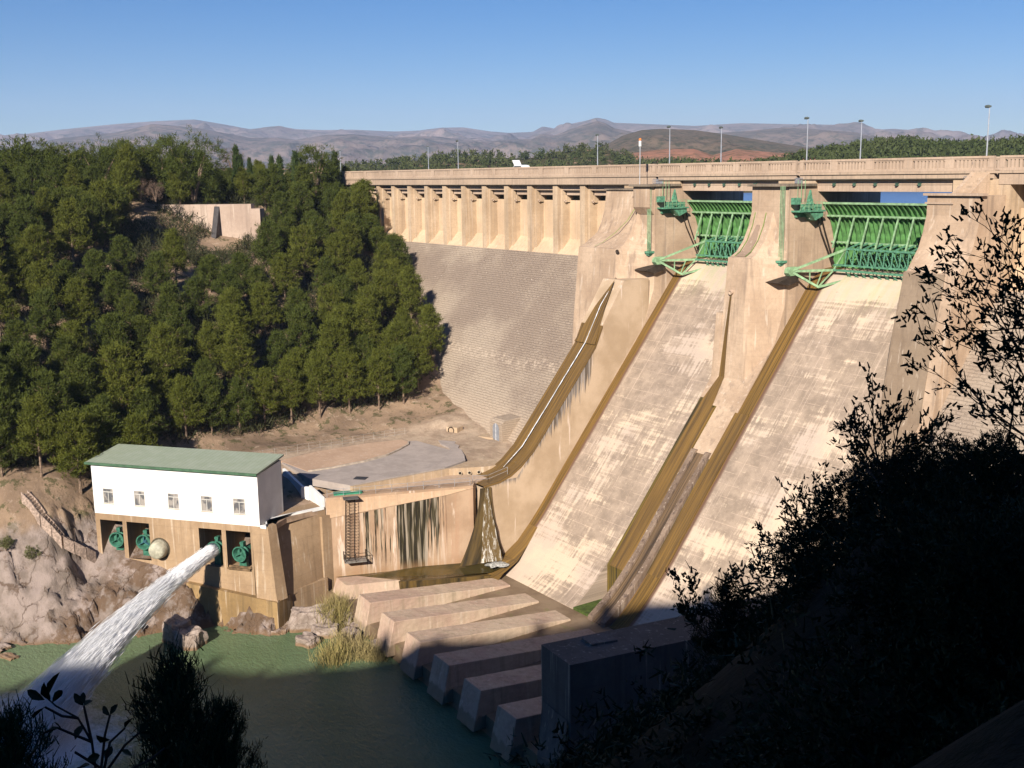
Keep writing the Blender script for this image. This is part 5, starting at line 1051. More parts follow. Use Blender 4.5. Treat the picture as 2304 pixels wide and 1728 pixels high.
# scrub on the rocky slope and dry tufts by the water
scrub = [broad_mesh(1.3, .9, leafmat('scrub_leaves', (.09, .10, .035), (.15, .15, .06), (.12, .12, .05), 2), m_bark, .22, .03, 130, 31, 10, 0), broad_mesh(1.0, 1.1, leafmat('scrub_green', (.09, .14, .02), (.14, .20, .035), (.1, .15, .03), 2), m_bark, .2, .03, 120, 32, 10, 0)]
sp = [(-141.5, 16.5, 1, 'bright green bush growing on the pink rock below the stairway'), (-142.5, 20.5, 0, 'grey green bush on the earth slope above the pink rock'), (-139.5, 21.5, 0, 'olive bush beside the lower bend of the stairway'), (-140.5, 18.6, 1, 'low green bush on the brown slope, left of the stairway'), (-144.5, 13.5, 0, 'olive bush at the left edge of the rocky slope'), (-138.3, 24.2, 0, 'small bush against the stairway wall')]
zz = left_h(np.array([[a[0] for a in sp]]), np.array([[a[1] for a in sp]]))[0]
for (x, y, i, lb), z in zip(sp, zz): plant('bush', scrub[i], (x, y, z - .1), x, random.uniform(.7, 1.0), lb, 'bush', 'bushes on the rocky slope', ('foliage', 'stems'))
m_reed = leafmat('dry_reed', (.34, .26, .11), (.24, .22, .07), (.42, .33, .18), 3)
def tuft(H, R, n, seed):
    B = Blades(); 
    for i in range(n): a = rng.uniform(0, 6.28); r = R * rng.random() ** .6; B.cluster((r * math.cos(a), r * math.sin(a), 0), 6, H, .022, (math.cos(a) * r * .5, math.sin(a) * r * .5, 1), .22)
    return B.mesh('reed_blades', m_reed)
tf = [tuft(1.7, .8, 130, 1), tuft(1.3, 1.0, 130, 2)]
for (x, y, z, i, s, lb) in ((-107.2, 49.0, -53.7, 0, 1.1, 'tall dry reed tuft at the water edge, left of the baffle blocks'), (-109.6, 52.0, -53.4, 1, 1.1, 'greenish reed tuft behind the tall dry one, beside the rounded boulder'), (-106.4, 52.2, -53.6, 1, 1.0, 'dry reed tuft in front of the second baffle block'), (-115.5, 53.0, -52.6, 0, 1.15, 'straw coloured tuft under the corner of the stained wall'), (-117.0, 54.2, -51.6, 1, .9, 'dry straw tuft leaning on the end of the stained wall'), (-104.6, 53.2, -53.5, 1, .7, 'small reed tuft beside the third baffle block')):
    o = bpy.data.objects.new('reed_tuft', tf[i]); C.objects.link(o); o.location = (x, y, z); o.scale = (s, s, s); o.rotation_euler = (0, 0, x); tag(o, lb, 'reeds', 'reed tufts by the sill')
# boulders
def _rockm():
    m = M('boulder_rock', .9, .15); cr = m.vor(m.P, .8); c = m.mix(m.ramp(m.noise(m.P, 1.0, 5, .7), .35, .65), (.38, .31, .265), (.25, .195, .16)); c = m.mix(m.ramp(cr, 0, .04, .6, 0), c, (.13, .09, .07))
    c = m.mix(m.ramp(m.xyz()[2], -53.4, -53.0, .8, 0), c, (.20, .12, .06)); m.bump(m.noise(m.P, 2.5, 6, .75), .1, .8); return m.col(c)
m_rock = _rockm()
import bmesh
def boulder(x, y, z, sx, sy, sz, lb, seed, rz=0):
    bm = bmesh.new(); bmesh.ops.create_icosphere(bm, subdivisions=4, radius=1)
    for v in bm.verts:
        p = v.co.copy(); q = Vector((max(-.72, min(.72, p.x)), max(-.72, min(.72, p.y)), max(-.7, min(.62, p.z)))); n = mnoise.fractal(p * 1.3 + Vector((seed * 7.1, 0, 0)), 1.0, 2.0, 4)
        v.co = q * (1 + n * .28); v.co.x *= sx; v.co.y *= sy; v.co.z *= sz
    me = bpy.data.meshes.new('boulder'); bm.to_mesh(me); bm.free(); me.materials.append(m_rock); o = bpy.data.objects.new('boulder', me); C.objects.link(o); o.location = (x, y, z); o.rotation_euler = (0, 0, rz)
    return tag(o, lb, 'boulder', 'boulders along the bank')
boulder(-113.4, 48.6, -53.4, 1.6, 1.4, 1.3, 'grey topped boulder standing in the water, left of the reeds', 1, .4)
boulder(-114.6, 51.4, -53.2, 2.1, 1.4, 1.4, 'long pale boulder behind the grey topped one', 2, .9)
boulder(-110.4, 52.8, -53.0, 1.15, 1.1, 1.9, 'rounded pink boulder between the reed tufts', 3, .2)
boulder(-112.6, 54.6, -52.9, 1.0, .8, 1.1, 'small pale boulder above the rounded pink one', 4, 1.2)
boulder(-121.2, 37.2, -53.3, 2.2, 1.6, 2.6, 'brown boulder half in the jet shadow at the river edge', 5, .7)
boulder(-123.6, 36.6, -52.9, 2.2, 1.8, 2.9, 'dark leaning rock beside the brown boulder below the valves', 6, .2)
boulder(-117.6, 51.2, -53.4, 3.6, 2.2, 3.6, 'large cracked pink rock below the podium corner', 7, .95)
boulder(-119.3, 47.6, -54.6, 1.6, 2.2, 2.4, 'smooth ochre rock at the water under the podium corner', 10, .9)
boulder(-130.6, 19.2, -53.9, 1.6, .9, .9, 'flat orange rock at the left edge of the river', 8, .5)
boulder(-134.4, 18.0, -53.5, 3.0, 1.0, .8, 'low brown ledge at the foot of the pink cliff', 9, .6)
boulder(-106.9, 54.7, -53.3, 1.6, 1.0, 1.0, 'brown stone between the second and third baffle blocks', 11, .3)
boulder(-115.7, 54.6, -52.6, 1.5, 1.0, 1.2, 'pale stone behind the straw coloured tuft', 12, .6)

# ------------------------------------------------------------------ the water jet
P0 = Vector(W(16.55, .0, -44.2)); jd = Vector((.57, -.82, 0)).normalized(); jv, jz = 30.0, -3.0; side = Vector((jd.y, -jd.x, 0))
def jp(t): return P0 + jd * (jv * t) + Vector((0, 0, jz * t - 4.9 * t * t))
def jr(t): return .82 + (t * 1.2) ** 1.6 * 1.35
jet = thing('water_jet', 'white water jet shooting from the open valve down into the river', 'water jet', tuple(P0))
m_core = M('jet_water', .5, .3); q = m_core.comb(m_core.math('ADD', m_core.math('MULTIPLY', m_core.xyz()[0], .82), m_core.math('MULTIPLY', m_core.xyz()[1], .57)), m_core.xyz()[2]); m_core.bump(m_core.noise(m_core.P, 3, 4), .05, .6); m_core.b.inputs['Roughness'].default_value = .8; m_core.col((.96, .97, .98))
core = MB(); cps = [jp(i * .03) for i in range(14)]; core.tube(cps, [.80 + (.02 * i) - (0 if i < 9 else (i - 8) * .17) for i in range(14)], 22)
meshobj('core', core, m_core.m, jet, True)
for sg in (-1, 1):
    vs = []; K = 24; TT = np.linspace(.22, .92, 40)
    for i, t in enumerate(TT):
        R = jr(t) * .60 * min(1, (1.02 - t) / .35 + .15) * (.75 + .25 * min(1, (t - .2) / .2)); cc = jp(t) + side * (sg * jr(t) * .40 * min(1, (t - .15) / .35)) + Vector((0, 0, .05))
        for k in range(K):
            a = 2 * math.pi * k / K; rr_ = R * (1 + .16 * mnoise.noise(Vector((math.cos(a) * 1.5, math.sin(a) * 1.5 + sg * 5, t * 5))) + .06 * mnoise.noise(Vector((math.cos(a) * 5, math.sin(a) * 5, t * 16 + sg)))); vs.append(cc + side * math.cos(a) * rr_ + Vector((0, 0, 1)) * math.sin(a) * rr_ * .8)
    meshobj('water_sheet', MB().add(vs, [(i * K + k, i * K + (k + 1) % K, (i + 1) * K + (k + 1) % K, (i + 1) * K + k) for i in range(39) for k in range(K)]), m_core.m, jet, True)
rj = np.random.default_rng(3)
TE = 1.07
Vs = []
for _ in range(15000):
    t = TE * rj.random() ** .8; a = rj.uniform(0, 6.283); f = min(1, t / .28)
    # hollow jet: the spray thickens towards its two edges
    rr_ = (.62 + .55 * rj.random() ** 1.4) if t > .2 else (.9 + .15 * rj.random()); R = jr(t); hole = .35 if t > .45 else .0
    aa = a; r = R * rr_ * (1 + .12 * rj.normal())
    lat, ver = math.cos(aa) * r, math.sin(aa) * r * .85
    if abs(lat) < R * hole and rj.random() < .45 and ver > -.1: continue
    c = jp(t) + side * lat + Vector((0, 0, ver)); vel = (jd * jv + Vector((0, 0, jz - 9.8 * t))).normalized() + side * lat * .028 + Vector((0, 0, ver * .028))
    L = rj.uniform(.5, 1.3) * (1 + .9 * t); wd = rj.uniform(.018, .045) * (.7 + 1.0 * t)
    if c.z < -53.4: continue
    s1 = (sv + Vector(rj.normal(size=3)) * .25).cross(vel).normalized() * wd
    Vs.append([c - vel * L * .5, c + s1, c + vel * L * .5, c - s1])
Vq = np.array([[list(p) for p in q_] for q_ in Vs]).reshape(-1, 3) - np.array(P0)
n = len(Vq) // 4; me = bpy.data.meshes.new('spray'); me.vertices.add(len(Vq)); me.vertices.foreach_set('co', Vq.astype(np.float32).ravel()); me.loops.add(n * 4); me.loops.foreach_set('vertex_index', np.arange(n * 4)); me.polygons.add(n); me.polygons.foreach_set('loop_start', np.arange(0, n * 4, 4)); me.polygons.foreach_set('loop_total', np.full(n, 4)); me.update()
m_sp = M('spray_white', .6, .2); m_sp.b.inputs['Subsurface Weight'].default_value = 0; tr = m_sp.n.new('ShaderNodeBsdfTranslucent'); tr.inputs[0].default_value = (.97, .98, .99, 1)
mx = m_sp.n.new('ShaderNodeMixShader'); mx.inputs[0].default_value = .5; outn = m_sp.n['Material Output']; m_sp.link(m_sp.b.outputs[0], mx.inputs[1]); m_sp.link(tr.outputs[0], mx.inputs[2]); m_sp.link(mx.outputs[0], outn.inputs[0]); m_sp.col((.97, .98, .99)); me.materials.append(m_sp.m)
o = bpy.data.objects.new('spray', me); C.objects.link(o); o.parent = jet; o['kind'] = 'stuff'
# mist: thin volume round the falling spray
mm = bpy.data.materials.new('mist'); mm.use_nodes = True; mm.node_tree.nodes.remove(mm.node_tree.nodes['Principled BSDF'])
pv = mm.node_tree.nodes.new('ShaderNodeVolumePrincipled'); pv.inputs['Color'].default_value = (1, 1, 1, 1); pv.inputs['Density'].default_value = .30; pv.inputs['Anisotropy'].default_value = .2
mm.node_tree.links.new(pv.outputs[0], mm.node_tree.nodes['Material Output'].inputs['Volume'])
ms = MB(); ts = [.10, .2, .35, .5, .65, .8, .95, 1.08]
ms.tube([jp(t) + Vector((0, 0, .1)) for t in ts], [.9, 1.05, jr(.35) * 1.05, jr(.5) * 1.1, jr(.65) * 1.15, jr(.8) * 1.2, jr(.95) * 1.25, jr(1.08) * 1.35], 18)
meshobj('mist', ms, mm, jet, True)
# splash mist low over the river where the jet lands
sp_ = MB().lathe((jp(1.12).x, jp(1.12).y, -53.55), (0, 0, 1), [(0, 7.5), (.8, 6.5), (1.8, 4.2), (2.5, 1.6), (2.6, 0)], 26); meshobj('splash_mist', sp_, mm, jet, True)
# ------------------------------------------------------------------ foreground shrubs on the shaded bank
def rz_(x, y): return float(right_h(np.array([[x]]), np.array([[y]]))[0, 0])
SHG = 'dark shrubs on the shaded near bank'
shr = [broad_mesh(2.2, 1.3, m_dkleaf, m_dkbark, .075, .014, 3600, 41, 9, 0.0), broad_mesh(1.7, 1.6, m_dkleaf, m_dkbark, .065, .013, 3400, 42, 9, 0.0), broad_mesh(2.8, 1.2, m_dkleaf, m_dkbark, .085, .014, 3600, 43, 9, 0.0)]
# (pixel of crown top, range, crown scale, mesh, label): each shrub stands on the slope below that direction
SH = [(1014, 446, 11, .7, 0, 'dark shrub under the leafy branches at the right edge'), (966, 450, 12.5, .8, 1, 'dark shrub against the pale flank wall'), (922, 456, 14, .85, 2, 'shrub with spiky twigs in front of the near chute'), (882, 474, 16, .95, 0, 'tall thin dark shrub left of the spiky one'),
      (852, 522, 18, 1.1, 1, 'black shrub halfway down the silhouetted bank'), (824, 572, 20, 1.1, 2, 'feathery dark shrub over the foot of the near chute'), (806, 600, 22, 1.0, 0, 'dark shrub above the end of the massive wall'), (780, 625, 24, .9, 1, 'low dark shrub covering the far end of the massive wall'),
      (910, 545, 13, 1.2, 1, 'wide black shrub filling the bank below the spiky twigs'), (972, 520, 10, 1.1, 0, 'black shrub deep in the shade on the right'), (1020, 530, 9, 1.0, 2, 'black shrub at the right edge below the branches'), (740, 660, 28, 1.3, 0, 'dark shrub on the slope beside the massive wall'),
      (690, 705, 32, 1.3, 1, 'dark shrub below the massive wall'), (640, 735, 36, 1.4, 2, 'dark shrub near the foot of the massive wall'), (590, 757, 42, 1.5, 0, 'lowest dark shrub beside the river corner'), (668, 742, 30, 1.6, 0, 'black shrub on the slope right under the massive wall'), (850, 620, 17, 1.4, 2, 'black shrub in the middle of the shaded bank'), (930, 640, 12, 1.4, 1, 'black shrub low on the right of the bank'), (790, 700, 20, 1.4, 0, 'black shrub at the bottom of the shaded bank'), (1000, 700, 8, 1.2, 1, 'black shrub in the lower right corner'), (700, 750, 24, 1.4, 2, 'black shrub at the bottom edge, right of the river'), (880, 745, 13, 1.3, 0, 'black shrub at the bottom edge under the bank')]
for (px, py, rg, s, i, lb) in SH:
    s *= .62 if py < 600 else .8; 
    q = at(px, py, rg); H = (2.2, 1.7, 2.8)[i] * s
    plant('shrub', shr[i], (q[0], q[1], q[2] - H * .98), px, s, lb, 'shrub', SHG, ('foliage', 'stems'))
# sparse sprigs sticking out of the silhouettes
def grow(base, tip, seed, n_side=9, L=.16, leaf=.05, wd=.012, wave=.12, r0=.012):
    rr = random.Random(seed); T = MB(); B = Blades(); base = Vector(base); tip = Vector(tip); D_ = tip - base; ln = D_.length
    o1 = D_.cross(Vector((rr.gauss(0, 1), rr.gauss(0, 1), rr.gauss(0, 1)))).normalized() * ln * wave
    pt = lambda t: base + D_ * t + o1 * math.sin(t * 3.14) + Vector((0, 0, .05 * ln * math.sin(t * 6.3 + seed)))
    T.tube([pt(k / 8) for k in range(9)], [r0 * (1 - .85 * k / 8) for k in range(9)], 5, False)
    for k in range(n_side):
        t = .3 + .7 * (k + rr.random()) / n_side; p = pt(t); d = (D_.normalized() + Vector((rr.gauss(0, .6), rr.gauss(0, .6), rr.gauss(.3, .5)))).normalized(); l = L * rr.uniform(.5, 1.3)
        T.tube([p, p + d * l * .5 + Vector((0, 0, .01)), p + d * l], [r0 * .35, r0 * .22, r0 * .12], 4, False)
        for m_ in range(3): B.cluster(p + d * l * (.55 + .22 * m_), 3, leaf, wd, tuple(d * .8 + Vector((0, 0, .3))), .55)
    B.cluster(tip, 5, leaf, wd, tuple(D_.normalized()), .5); return T, B
def sprig(name, label, cat, group, specs, leafm=m_dkleaf, **kw):
    r = thing(name, label, cat, specs[0][0], group); Tm = MB(); Bs = Blades()
    for k, (b, t_) in enumerate(specs):
        b = specs[0][0] if len(specs) < 20 else b
        T, B = grow(b, t_, k * 13 + len(label), **kw); Tm.add(T.v, T.f); Bs.v += B.v
    meshobj('stems', Tm, m_dkbark, r)
    Bs.v = [v - np.array(r.location) for v in Bs.v]; o = bpy.data.objects.new('leaves', Bs.mesh('leaves', leafm)); C.objects.link(o); o.parent = r; return r
p3 = lambda x, y, rg: tuple(at(x, y, rg))
zz2 = lambda x, y: ((1300 + x * .45389) / 2.25, (200 + y * .45389) / 2.25)
ends = [(1910, 630), (1965, 655), (2060, 680), (2150, 650), (1835, 700), (1890, 760), (1745, 765), (1780, 830), (1690, 800), (1800, 900), (1740, 930), (1860, 960), (1680, 1085), (1760, 1060), (1740, 1190), (1850, 1130), (1640, 1275), (1690, 1230), (1670, 1310), (1760, 1330), (1650, 1420), (1900, 1380), (1860, 1210), (1960, 860), (2080, 760), (2140, 900), (1980, 1000), (2060, 1120), (2190, 1040), (2100, 1300), (2000, 1290), (1950, 1560), (2100, 1600), (2190, 700), (1900, 880), (2040, 960), (1920, 700), (2170, 1200), (1840, 840)]
bases = [p3(1085, 470, 5.6), p3(1100, 380, 5.4), p3(1075, 540, 5.8)]
sp2 = []
ends = [e for i, e in enumerate(ends) if i % 5 not in (1, 3)]
for k, e in enumerate(ends):
    x, y = zz2(*e); rg = random.uniform(4.9, 6.1); b = bases[0] if y > 330 else bases[1]
    if y > 420: b = bases[2]
    sp2.append((tuple(Vector(b) + Vector((random.gauss(0, .12), random.gauss(0, .12), random.gauss(0, .12)))), p3(x, y, rg)))
ends = ends
sprig('leafy_branches', 'dark leafy branches reaching in from the right edge before the dam flank', 'shrub', None, sp2, n_side=7, L=.14, leaf=.034, wd=.0075, wave=.07, r0=.006)
def up(px, py0, py1, rg, dx=0): return (p3(px, py0, rg), p3(px + dx, py1, rg))
sprig('tall_sprigs', 'tall dark sprigs rising from the shrub in front of the near chute', 'shrub', None, [up(885, 480, 395, 13, -12), up(880, 480, 432, 13, -34), up(893, 480, 415, 13, 10), up(912, 480, 425, 13, 22), up(868, 500, 450, 14, -14), up(905, 470, 408, 13.2, -16), up(846, 520, 470, 16, -8), up(870, 500, 415, 14, -16), up(940, 460, 424, 12, 8)], n_side=11, L=.26, leaf=.075, wd=.016, wave=.05, r0=.016)
sprig('side_sprigs', 'feathery dark sprigs leaning left over the foot of the near chute', 'shrub', None, [up(840, 580, 502, 19, -36), up(835, 590, 520, 19, -52), up(830, 600, 545, 20, -62), up(825, 610, 570, 20, -66), up(815, 620, 590, 21, -70), up(800, 630, 600, 22, -56), up(835, 570, 490, 19, -20), up(835, 600, 536, 19, -72), up(820, 626, 604, 21, -86), up(860, 540, 480, 18, -34), up(845, 560, 500, 18, -50)], n_side=15, L=.36, leaf=.09, wd=.02, wave=.06, r0=.02)
sprig('thin_sprigs', 'two thin leafy sprigs beside the small dark pine above the massive wall', 'shrub', None, [up(708, 640, 578, 20, -33), up(712, 640, 587, 20, -22), up(752, 640, 570, 20, 16), up(762, 640, 600, 20, 22), up(742, 640, 574, 20, -6), up(700, 640, 610, 20, -18)], n_side=12, L=.24, leaf=.085, wd=.026, wave=.06, r0=.012)
# low cover over the shaded slope
gb = Blades(); rg_ = np.random.default_rng(21); gx = rg_.uniform(-74, 6, 60000) ; gy = rg_.uniform(-4, 92, 60000); gz = right_h(gx[None, :30000], gy[None, :30000])[0]; gx = gx[:30000]; gy = gy[:30000]; cnt = 0
for x, y, z in zip(gx, gy, gz):
    d = math.hypot(x, y)
    if d < 7 or z < -54: continue
    px, py, dp = proj((x, y, z))
    if dp < 1 or px < -150 or px > 1180 or py > 1100: continue
    h = (.16 + .28 * abs(mnoise.noise(Vector((x * .3, y * .3, 1))))) * min(1.5, .35 + d / 40); gb.cluster((x, y, z + h * .2), 8, h, .008 + d * .0007, (0, 0, .5), .8); cnt += 1
    if d < 60:
        for _ in range(4): gb.cluster((x + rg_.normal() * .6, y + rg_.normal() * .6, z), 8, h, .008 + d * .0007, (0, 0, .5), .8)
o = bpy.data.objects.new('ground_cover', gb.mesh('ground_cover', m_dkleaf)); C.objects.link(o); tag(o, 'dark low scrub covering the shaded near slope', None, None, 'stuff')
# young pines in the foreground
def young_pine(H, R, seed, mat, L=.13, wd=.007, nb=40, up=.9):
    rr = random.Random(seed); B = Blades(); T = MB(); T.tube([(0, 0, -1.0), (0, 0, H * .5), (0, 0, H)], [.06, .04, .012], 6)
    for i in range(nb):
        f = (i + rr.random()) / nb; h = H * (.12 + .86 * f); r = R * (1 - f) ** .5 * rr.uniform(.7, 1.1); a = i * 2.4 + rr.random(); e = Vector((math.cos(a) * r, math.sin(a) * r, r * up)); p = Vector((0, 0, h))
        T.tube([p, p + e * .5 - Vector((0, 0, .03)), p + e], [.018, .012, .005], 4, False); k = max(4, int(e.length / .045))
        for j in range(k): q = p + e * (.2 + .8 * j / k); B.cluster(q, 9, L, wd, tuple(e.normalized() * .7 + Vector((0, 0, .6))), .6)
        B.cluster(p + e, 12, L * 1.1, wd, (0, 0, 1), .3)
    B.cluster((0, 0, H), 30, L * 1.3, wd, (0, 0, 1), .3)
    return B.mesh('young_crown', mat), mbmesh('young_trunk', T, m_dkbark)
q = at(727, 563, 20); plant('young_pine', young_pine(2.2, .85, 5, m_dkleaf, .17, .010, 34, .35), (q[0], q[1], q[2] - 2.25), 0, .82, 'small black pine in silhouette above the massive wall', 'pine tree', None)
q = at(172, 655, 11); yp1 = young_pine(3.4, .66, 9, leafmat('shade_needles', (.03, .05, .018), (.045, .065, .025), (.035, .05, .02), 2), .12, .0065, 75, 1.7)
plant('young_pine', yp1, (q[0], q[1], q[2] - 3.5), 1, 1.0, 'dark young pine with upright shoots in front of the river', 'pine tree', None)
q = at(222, 700, 11.4); plant('young_pine', yp1, (q[0], q[1], q[2] - 2.4), 2.2, .68, 'smaller dark pine shoot right of the young pine at the bottom', 'pine tree', None)
q = at(3, 700, 9); plant('young_pine', yp1, (q[0], q[1], q[2] - 2.9), 2.9, .8, 'dark pine shoots in the lower left corner', 'pine tree', None)
# broad-leaved twig bottom left
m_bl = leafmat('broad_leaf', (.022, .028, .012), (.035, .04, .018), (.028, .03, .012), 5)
t = thing('leafy_twig', 'dark twig with broad oval leaves at the lower left', 'shrub', tuple(at(100, 800, 3.0)))
T = MB(); Lf = MB(); rr = random.Random(4)
def leaf(c, d, L, w_, nrm):
    c = Vector(c); d = Vector(d).normalized(); s_ = d.cross(Vector(nrm)).normalized(); n_ = s_.cross(d)
    pr = [(0, 0), (.2, .55), (.5, 1), (.8, .62), (1, 0)]; vs = []
    for a, b in pr: vs += [c + d * L * a - s_ * w_ * b + n_ * L * .12 * b, c + d * L * a + n_ * L * -.0, c + d * L * a + s_ * w_ * b + n_ * L * .12 * b]
    fs = []
    for i in range(4): fs += [(3 * i, 3 * i + 1, 3 * i + 4, 3 * i + 3), (3 * i + 1, 3 * i + 2, 3 * i + 5, 3 * i + 4)]
    Lf.add(vs, fs)
G_ = lambda x, y, r=3.0: Vector(at(x, y, r))
stems = [[(100, 800), (92, 742), (78, 718), (56, 706), (47, 698)], [(92, 742), (86, 715), (84, 706)], [(78, 718), (62, 716), (45, 707)], [(100, 780), (105, 735), (110, 715)], [(92, 742), (70, 733), (58, 728)], [(100, 780), (125, 745), (140, 732)], [(104, 770), (75, 752)], [(60, 800), (35, 775), (25, 765)], [(110, 780), (150, 760), (165, 748)], [(104, 770), (110, 742), (125, 728)]]
for s_ in stems:
    T.tube([G_(*p) for p in s_], [.0042 - .0006 * i for i in range(len(s_))], 5, False)
lv = [((47, 698), (60, 672), 1), ((50, 700), (44, 682), 1), ((45, 700), (27, 690), 1), ((45, 707), (33, 719), 1), ((52, 703), (62, 690), .8), ((84, 706), (74, 693), .8), ((84, 706), (92, 700), .8), ((84, 704), (83, 692), .7), ((60, 728), (42, 735), 1), ((62, 730), (54, 722), .8), ((75, 740), (82, 725), .9), ((110, 715), (118, 704), .8), ((110, 716), (103, 706), .7), ((140, 732), (148, 722), .9), ((140, 733), (152, 735), .9), ((125, 728), (133, 718), .8), ((110, 740), (96, 735), .9), ((100, 755), (86, 760), 1), ((120, 750), (132, 756), .9), ((25, 765), (40, 745), 1.2), ((25, 765), (14, 772), 1), ((165, 748), (172, 742), .7), ((90, 765), (76, 770), 1), ((105, 760), (112, 746), .9)]
for a, b, k in lv:
    A1, B1 = G_(*a), G_(*b, 3.0 + rr.uniform(-.06, .06)); leaf(A1, B1 - A1, (B1 - A1).length, .013 * k, (rr.gauss(0, .3), rr.gauss(0, .3), 1) if rr.random() < .4 else (.8, -.5, .3))
meshobj('stems', T, m_dkbark, t); meshobj('leaves', Lf, m_bl, t)
# pines along the ridge behind the camera: they shade the near bank
rx = [(-28, -113), (-23, -103), (-19, -95), (-14, -87), (-9.5, -81.5), (-6, -77), (-3, -71), (1, -64), (5, -55), (8, -48), (11, -44), (17, -40)]
for k, (x, y) in enumerate(rx): plant('pine_tree', pines[k % 5], (x, y, rz_(x, y) - .4), k, (.34, .22, .40, .30, .18, .2, .42, .2, .3, .36, .2, .3)[k], 'pine on the ridge behind the viewer', 'pine tree', 'pines on the ridge behind the viewer')

# ------------------------------------------------------------------ far country
def far(name, prof, rg, d0, d1, base, amp, mat, seed, nr=60, step=2.0, x0=None, x1=None, nscale=1.0):
    xs_ = np.arange(x0 if x0 is not None else prof[0][0], (x1 if x1 is not None else prof[-1][0]) + step, step); pr = np.array(prof, float)
    V = []; rr_ = np.concatenate([np.linspace(rg - d0, rg, nr), np.linspace(rg, rg + d1, 8)[1:]])
    for px in xs_:
        py = float(np.interp(px, pr[:, 0], pr[:, 1])); r = ray(px, py); h = math.hypot(r[0], r[1]); zr = r[2] / h * rg
        for R in rr_:
            f = (R - (rg - d0)) / d0 if R <= rg else 1 - .6 * (R - rg) / d1
            x, y = r[0] / h * R, r[1] / h * R
            s = f ** 1.25 if R <= rg else f
            n1 = mnoise.ridged_multi_fractal(Vector((x * nscale, y * nscale, seed)), .9, 2.1, 5, 1.0, 2.0) - 1.0
            z = base + (zr - base) * s + n1 * amp * math.sin(min(1, max(0, f)) * 3.14) * (1 - min(1, max(0, f)) ** 3) * (1 if R <= rg else 0)
            V.append((x, y, z))
    m_ = len(rr_); n = len(xs_); i = np.arange(n * m_).reshape(n, m_)
    F = np.stack([i[:-1, :-1].ravel(), i[1:, :-1].ravel(), i[1:, 1:].ravel(), i[:-1, 1:].ravel()], 1)
    me = bpy.data.meshes.new(name); me.from_pydata(V, [], F.tolist()); me.polygons.foreach_set('use_smooth', [True] * len(F)); me.update(); me.materials.append(mat); o = bpy.data.objects.new(name, me); C.objects.link(o); tag(o, kind='structure'); return o, np.array(V)
def hillmat(name, a, b, c, s, veg=.5, vs=4, soil=None):
    m = M(name, 1.0, .0); P = m.P; k = m.mix(m.ramp(m.noise(P, s, 6, .65), .38, .62), a, b); k = m.mix(m.ramp(m.noise(P, s * vs, 6, .75), .45, .6, 0, veg), k, c)
    if soil: k = m.mix(m.ramp(m.noise(P, s * 1.6, 5, .7), .56, .62), k, soil)
    m.bump(m.noise(P, s * vs, 5, .7), .6 / s * .05, .8); return m.col(k)
Dd = lambda l: [(x * .46293, y * .46293) for x, y in l]
MT = Dd([(-80, 300), (0, 302), (50, 290), (130, 280), (250, 268), (330, 262), (420, 258), (480, 268), (540, 279), (600, 272), (640, 279), (700, 281), (760, 280), (850, 284), (905, 282), (950, 276), (1000, 275), (1060, 284), (1100, 287), (1150, 285), (1172, 273), (1200, 278), (1230, 268), (1260, 262), (1290, 254), (1310, 258), (1325, 265), (1400, 268), (1500, 272), (1600, 266), (1700, 268), (1850, 270), (1900, 280), (1930, 278), (1990, 283), (2060, 293), (2120, 297), (2300, 300)])
m_mt = hillmat('mountain_scrub', (.29, .225, .20), (.17, .14, .13), (.09, .09, .075), .0016, .8, 9)
far('mountains', MT, 7200, 3600, 1500, 2, 150, m_mt, 3.3, 90, 3.0, None, None, .0011)
far('mountain_foothills', [(a, b + 7.5 + 3 * math.sin(a * .03) + 2 * math.sin(a * .071)) for a, b in MT], 4300, 1900, 1200, -4, 70, hillmat('foothill_scrub', (.22, .17, .14), (.13, .11, .09), (.06, .07, .05), .003, .8, 8), 7.7, 60, 3.0, None, None, .0022)
far('red_soil_hill', Dd([(1240, 345), (1310, 312), (1345, 293), (1385, 281), (1430, 278), (1500, 281), (1560, 289), (1640, 302), (1740, 318), (1850, 330), (1960, 340), (2300, 345)]), 2100, 1000, 500, -5, 26, hillmat('red_hill', (.17, .125, .085), (.12, .10, .065), (.05, .055, .03), .010, .8, 8), 2.2, 60, 1.5, None, None, .004)
far('red_fields', Dd([(1240, 348), (1370, 330), (1440, 321), (1500, 322), (1540, 335), (1590, 322), (1680, 330), (1800, 334), (1830, 345), (2000, 346)]), 1050, 330, 300, -6, 9, hillmat('red_field', (.40, .19, .12), (.34, .17, .11), (.14, .10, .055), .018, .8, 3), 5.2, 50, 1.5, None, None, .008)
CW = [((700 + a * .36166) / 2.25, (200 + b * .36166) / 2.25) for a, b in ((-400, 470), (0, 470), (200, 470), (400, 462), (600, 430), (750, 412), (850, 405), (1000, 397), (1200, 405), (1320, 410), (1450, 395), (1600, 362), (1700, 348), (1850, 356), (1950, 395), (2050, 440), (2212, 450), (3000, 455))]
m_wd = hillmat('wooded_ground', (.12, .095, .05), (.07, .07, .035), (.04, .05, .02), .03, .7, 5, (.40, .26, .17))
cw, cv = far('lake_shore_hill', [(a, b + 4) for a, b in CW], 640, 200, 200, -6.8, 2.5, m_wd, 1.1, 46, 2.0, 150, None, .018)
RW = [((1300 + a * .45389) / 2.25, (200 + b * .45389) / 2.25) for a, b in ((-1100, 366), (500, 362), (760, 360), (900, 352), (1050, 338), (1200, 312), (1350, 290), (1480, 268), (1600, 262), (1700, 275), (1850, 276), (2000, 272), (2212, 266), (2500, 262))]
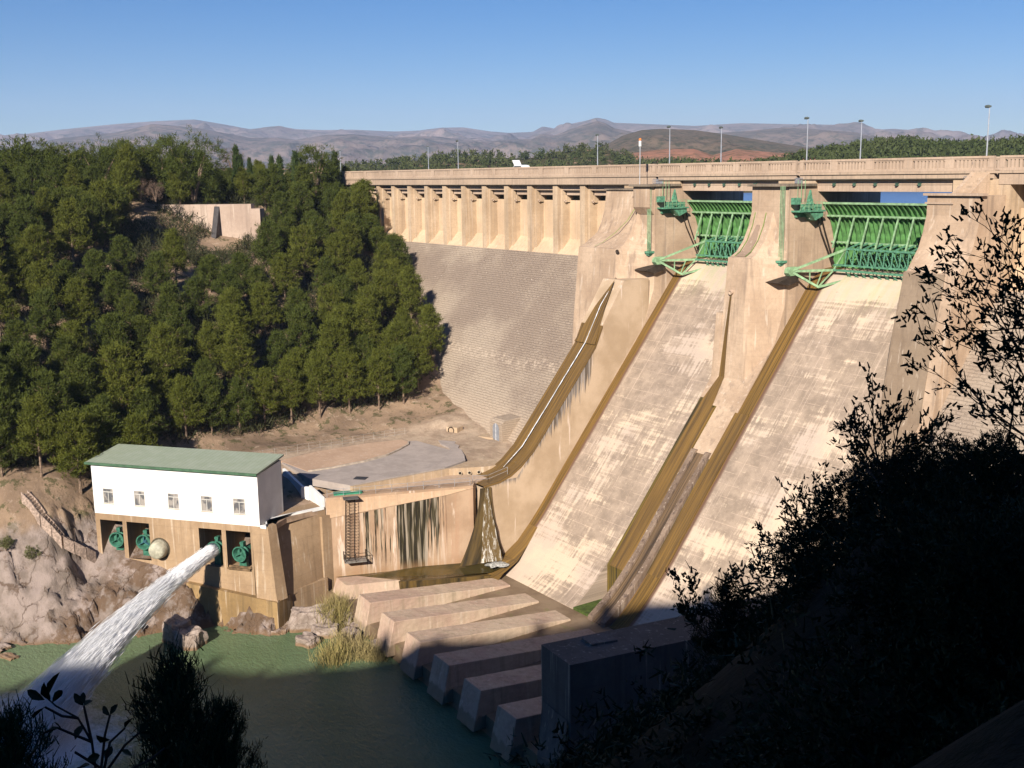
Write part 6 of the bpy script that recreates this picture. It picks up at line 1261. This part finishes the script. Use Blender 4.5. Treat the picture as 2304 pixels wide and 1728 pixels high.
rw_, rv = far('wooded_shore', [(a, b + 6.5) for a, b in RW], 430, 70, 200, -6.8, 2.0, m_wd, 9.1, 46, 2.0, 660, None, .02)
def scatter(name, V, n, hmin, hmax, label, mats, px0, px1, bare=.0, seed=1):
    r = np.random.default_rng(seed); B = Blades(); ok = 0; tries = 0
    while ok < n and tries < n * 6:
        tries += 1; p = V[r.integers(len(V))] + np.array([r.normal() * 3, r.normal() * 3, 0]); px, py, dp = proj(p)
        if px < px0 or px > px1 or p[2] < -6.4: continue
        if mnoise.noise(Vector((p[0] * .03, p[1] * .03, 4))) < bare: continue
        h = r.uniform(hmin, hmax); ok += 1
        for k in range(5): B.cluster((p[0] + r.normal() * h * .16, p[1] + r.normal() * h * .16, p[2] + h * (.25 + .14 * k)), 9, h * .30, h * .085, (0, 0, .5), .9)
    o = bpy.data.objects.new(name, B.mesh(name, mats)); C.objects.link(o); tag(o, label, None, None, 'stuff'); return o
m_fw = leafmat('far_pines', (.045, .06, .018), (.075, .085, .03), (.05, .07, .02), .05)
scatter('far_wood', cv, 1700, 2.2, 4.6, 'dark pine wood on the low hill across the lake', m_fw, 300, 1030, -.12, 1)
scatter('far_wood', rv, 3600, 2.4, 4.6, 'green pine wood on the near shore behind the spillway', m_fw, 800, 1030, -.45, 2)
scatter('shore_wood', rv, 500, 2, 4, 'scattered pines low on the shore behind the gates', m_fw, 640, 820, -.1, 3)
# ------------------------------------------------------------------ haze
hz = meshobj('haze', MB().box(-9800, 3200, -700, 9800, -61, 620), bpy.data.materials.new('haze_air')); hm = hz.data.materials[0]; hm.use_nodes = True; hm.node_tree.nodes.remove(hm.node_tree.nodes['Principled BSDF'])
hv = hm.node_tree.nodes.new('ShaderNodeVolumePrincipled'); hv.inputs['Color'].default_value = (.60, .74, 1, 1); hv.inputs['Density'].default_value = 0.000085; hv.inputs['Anisotropy'].default_value = 0.0
hm.node_tree.links.new(hv.outputs[0], hm.node_tree.nodes['Material Output'].inputs['Volume']); tag(hz, kind='stuff')
recalc(hz)
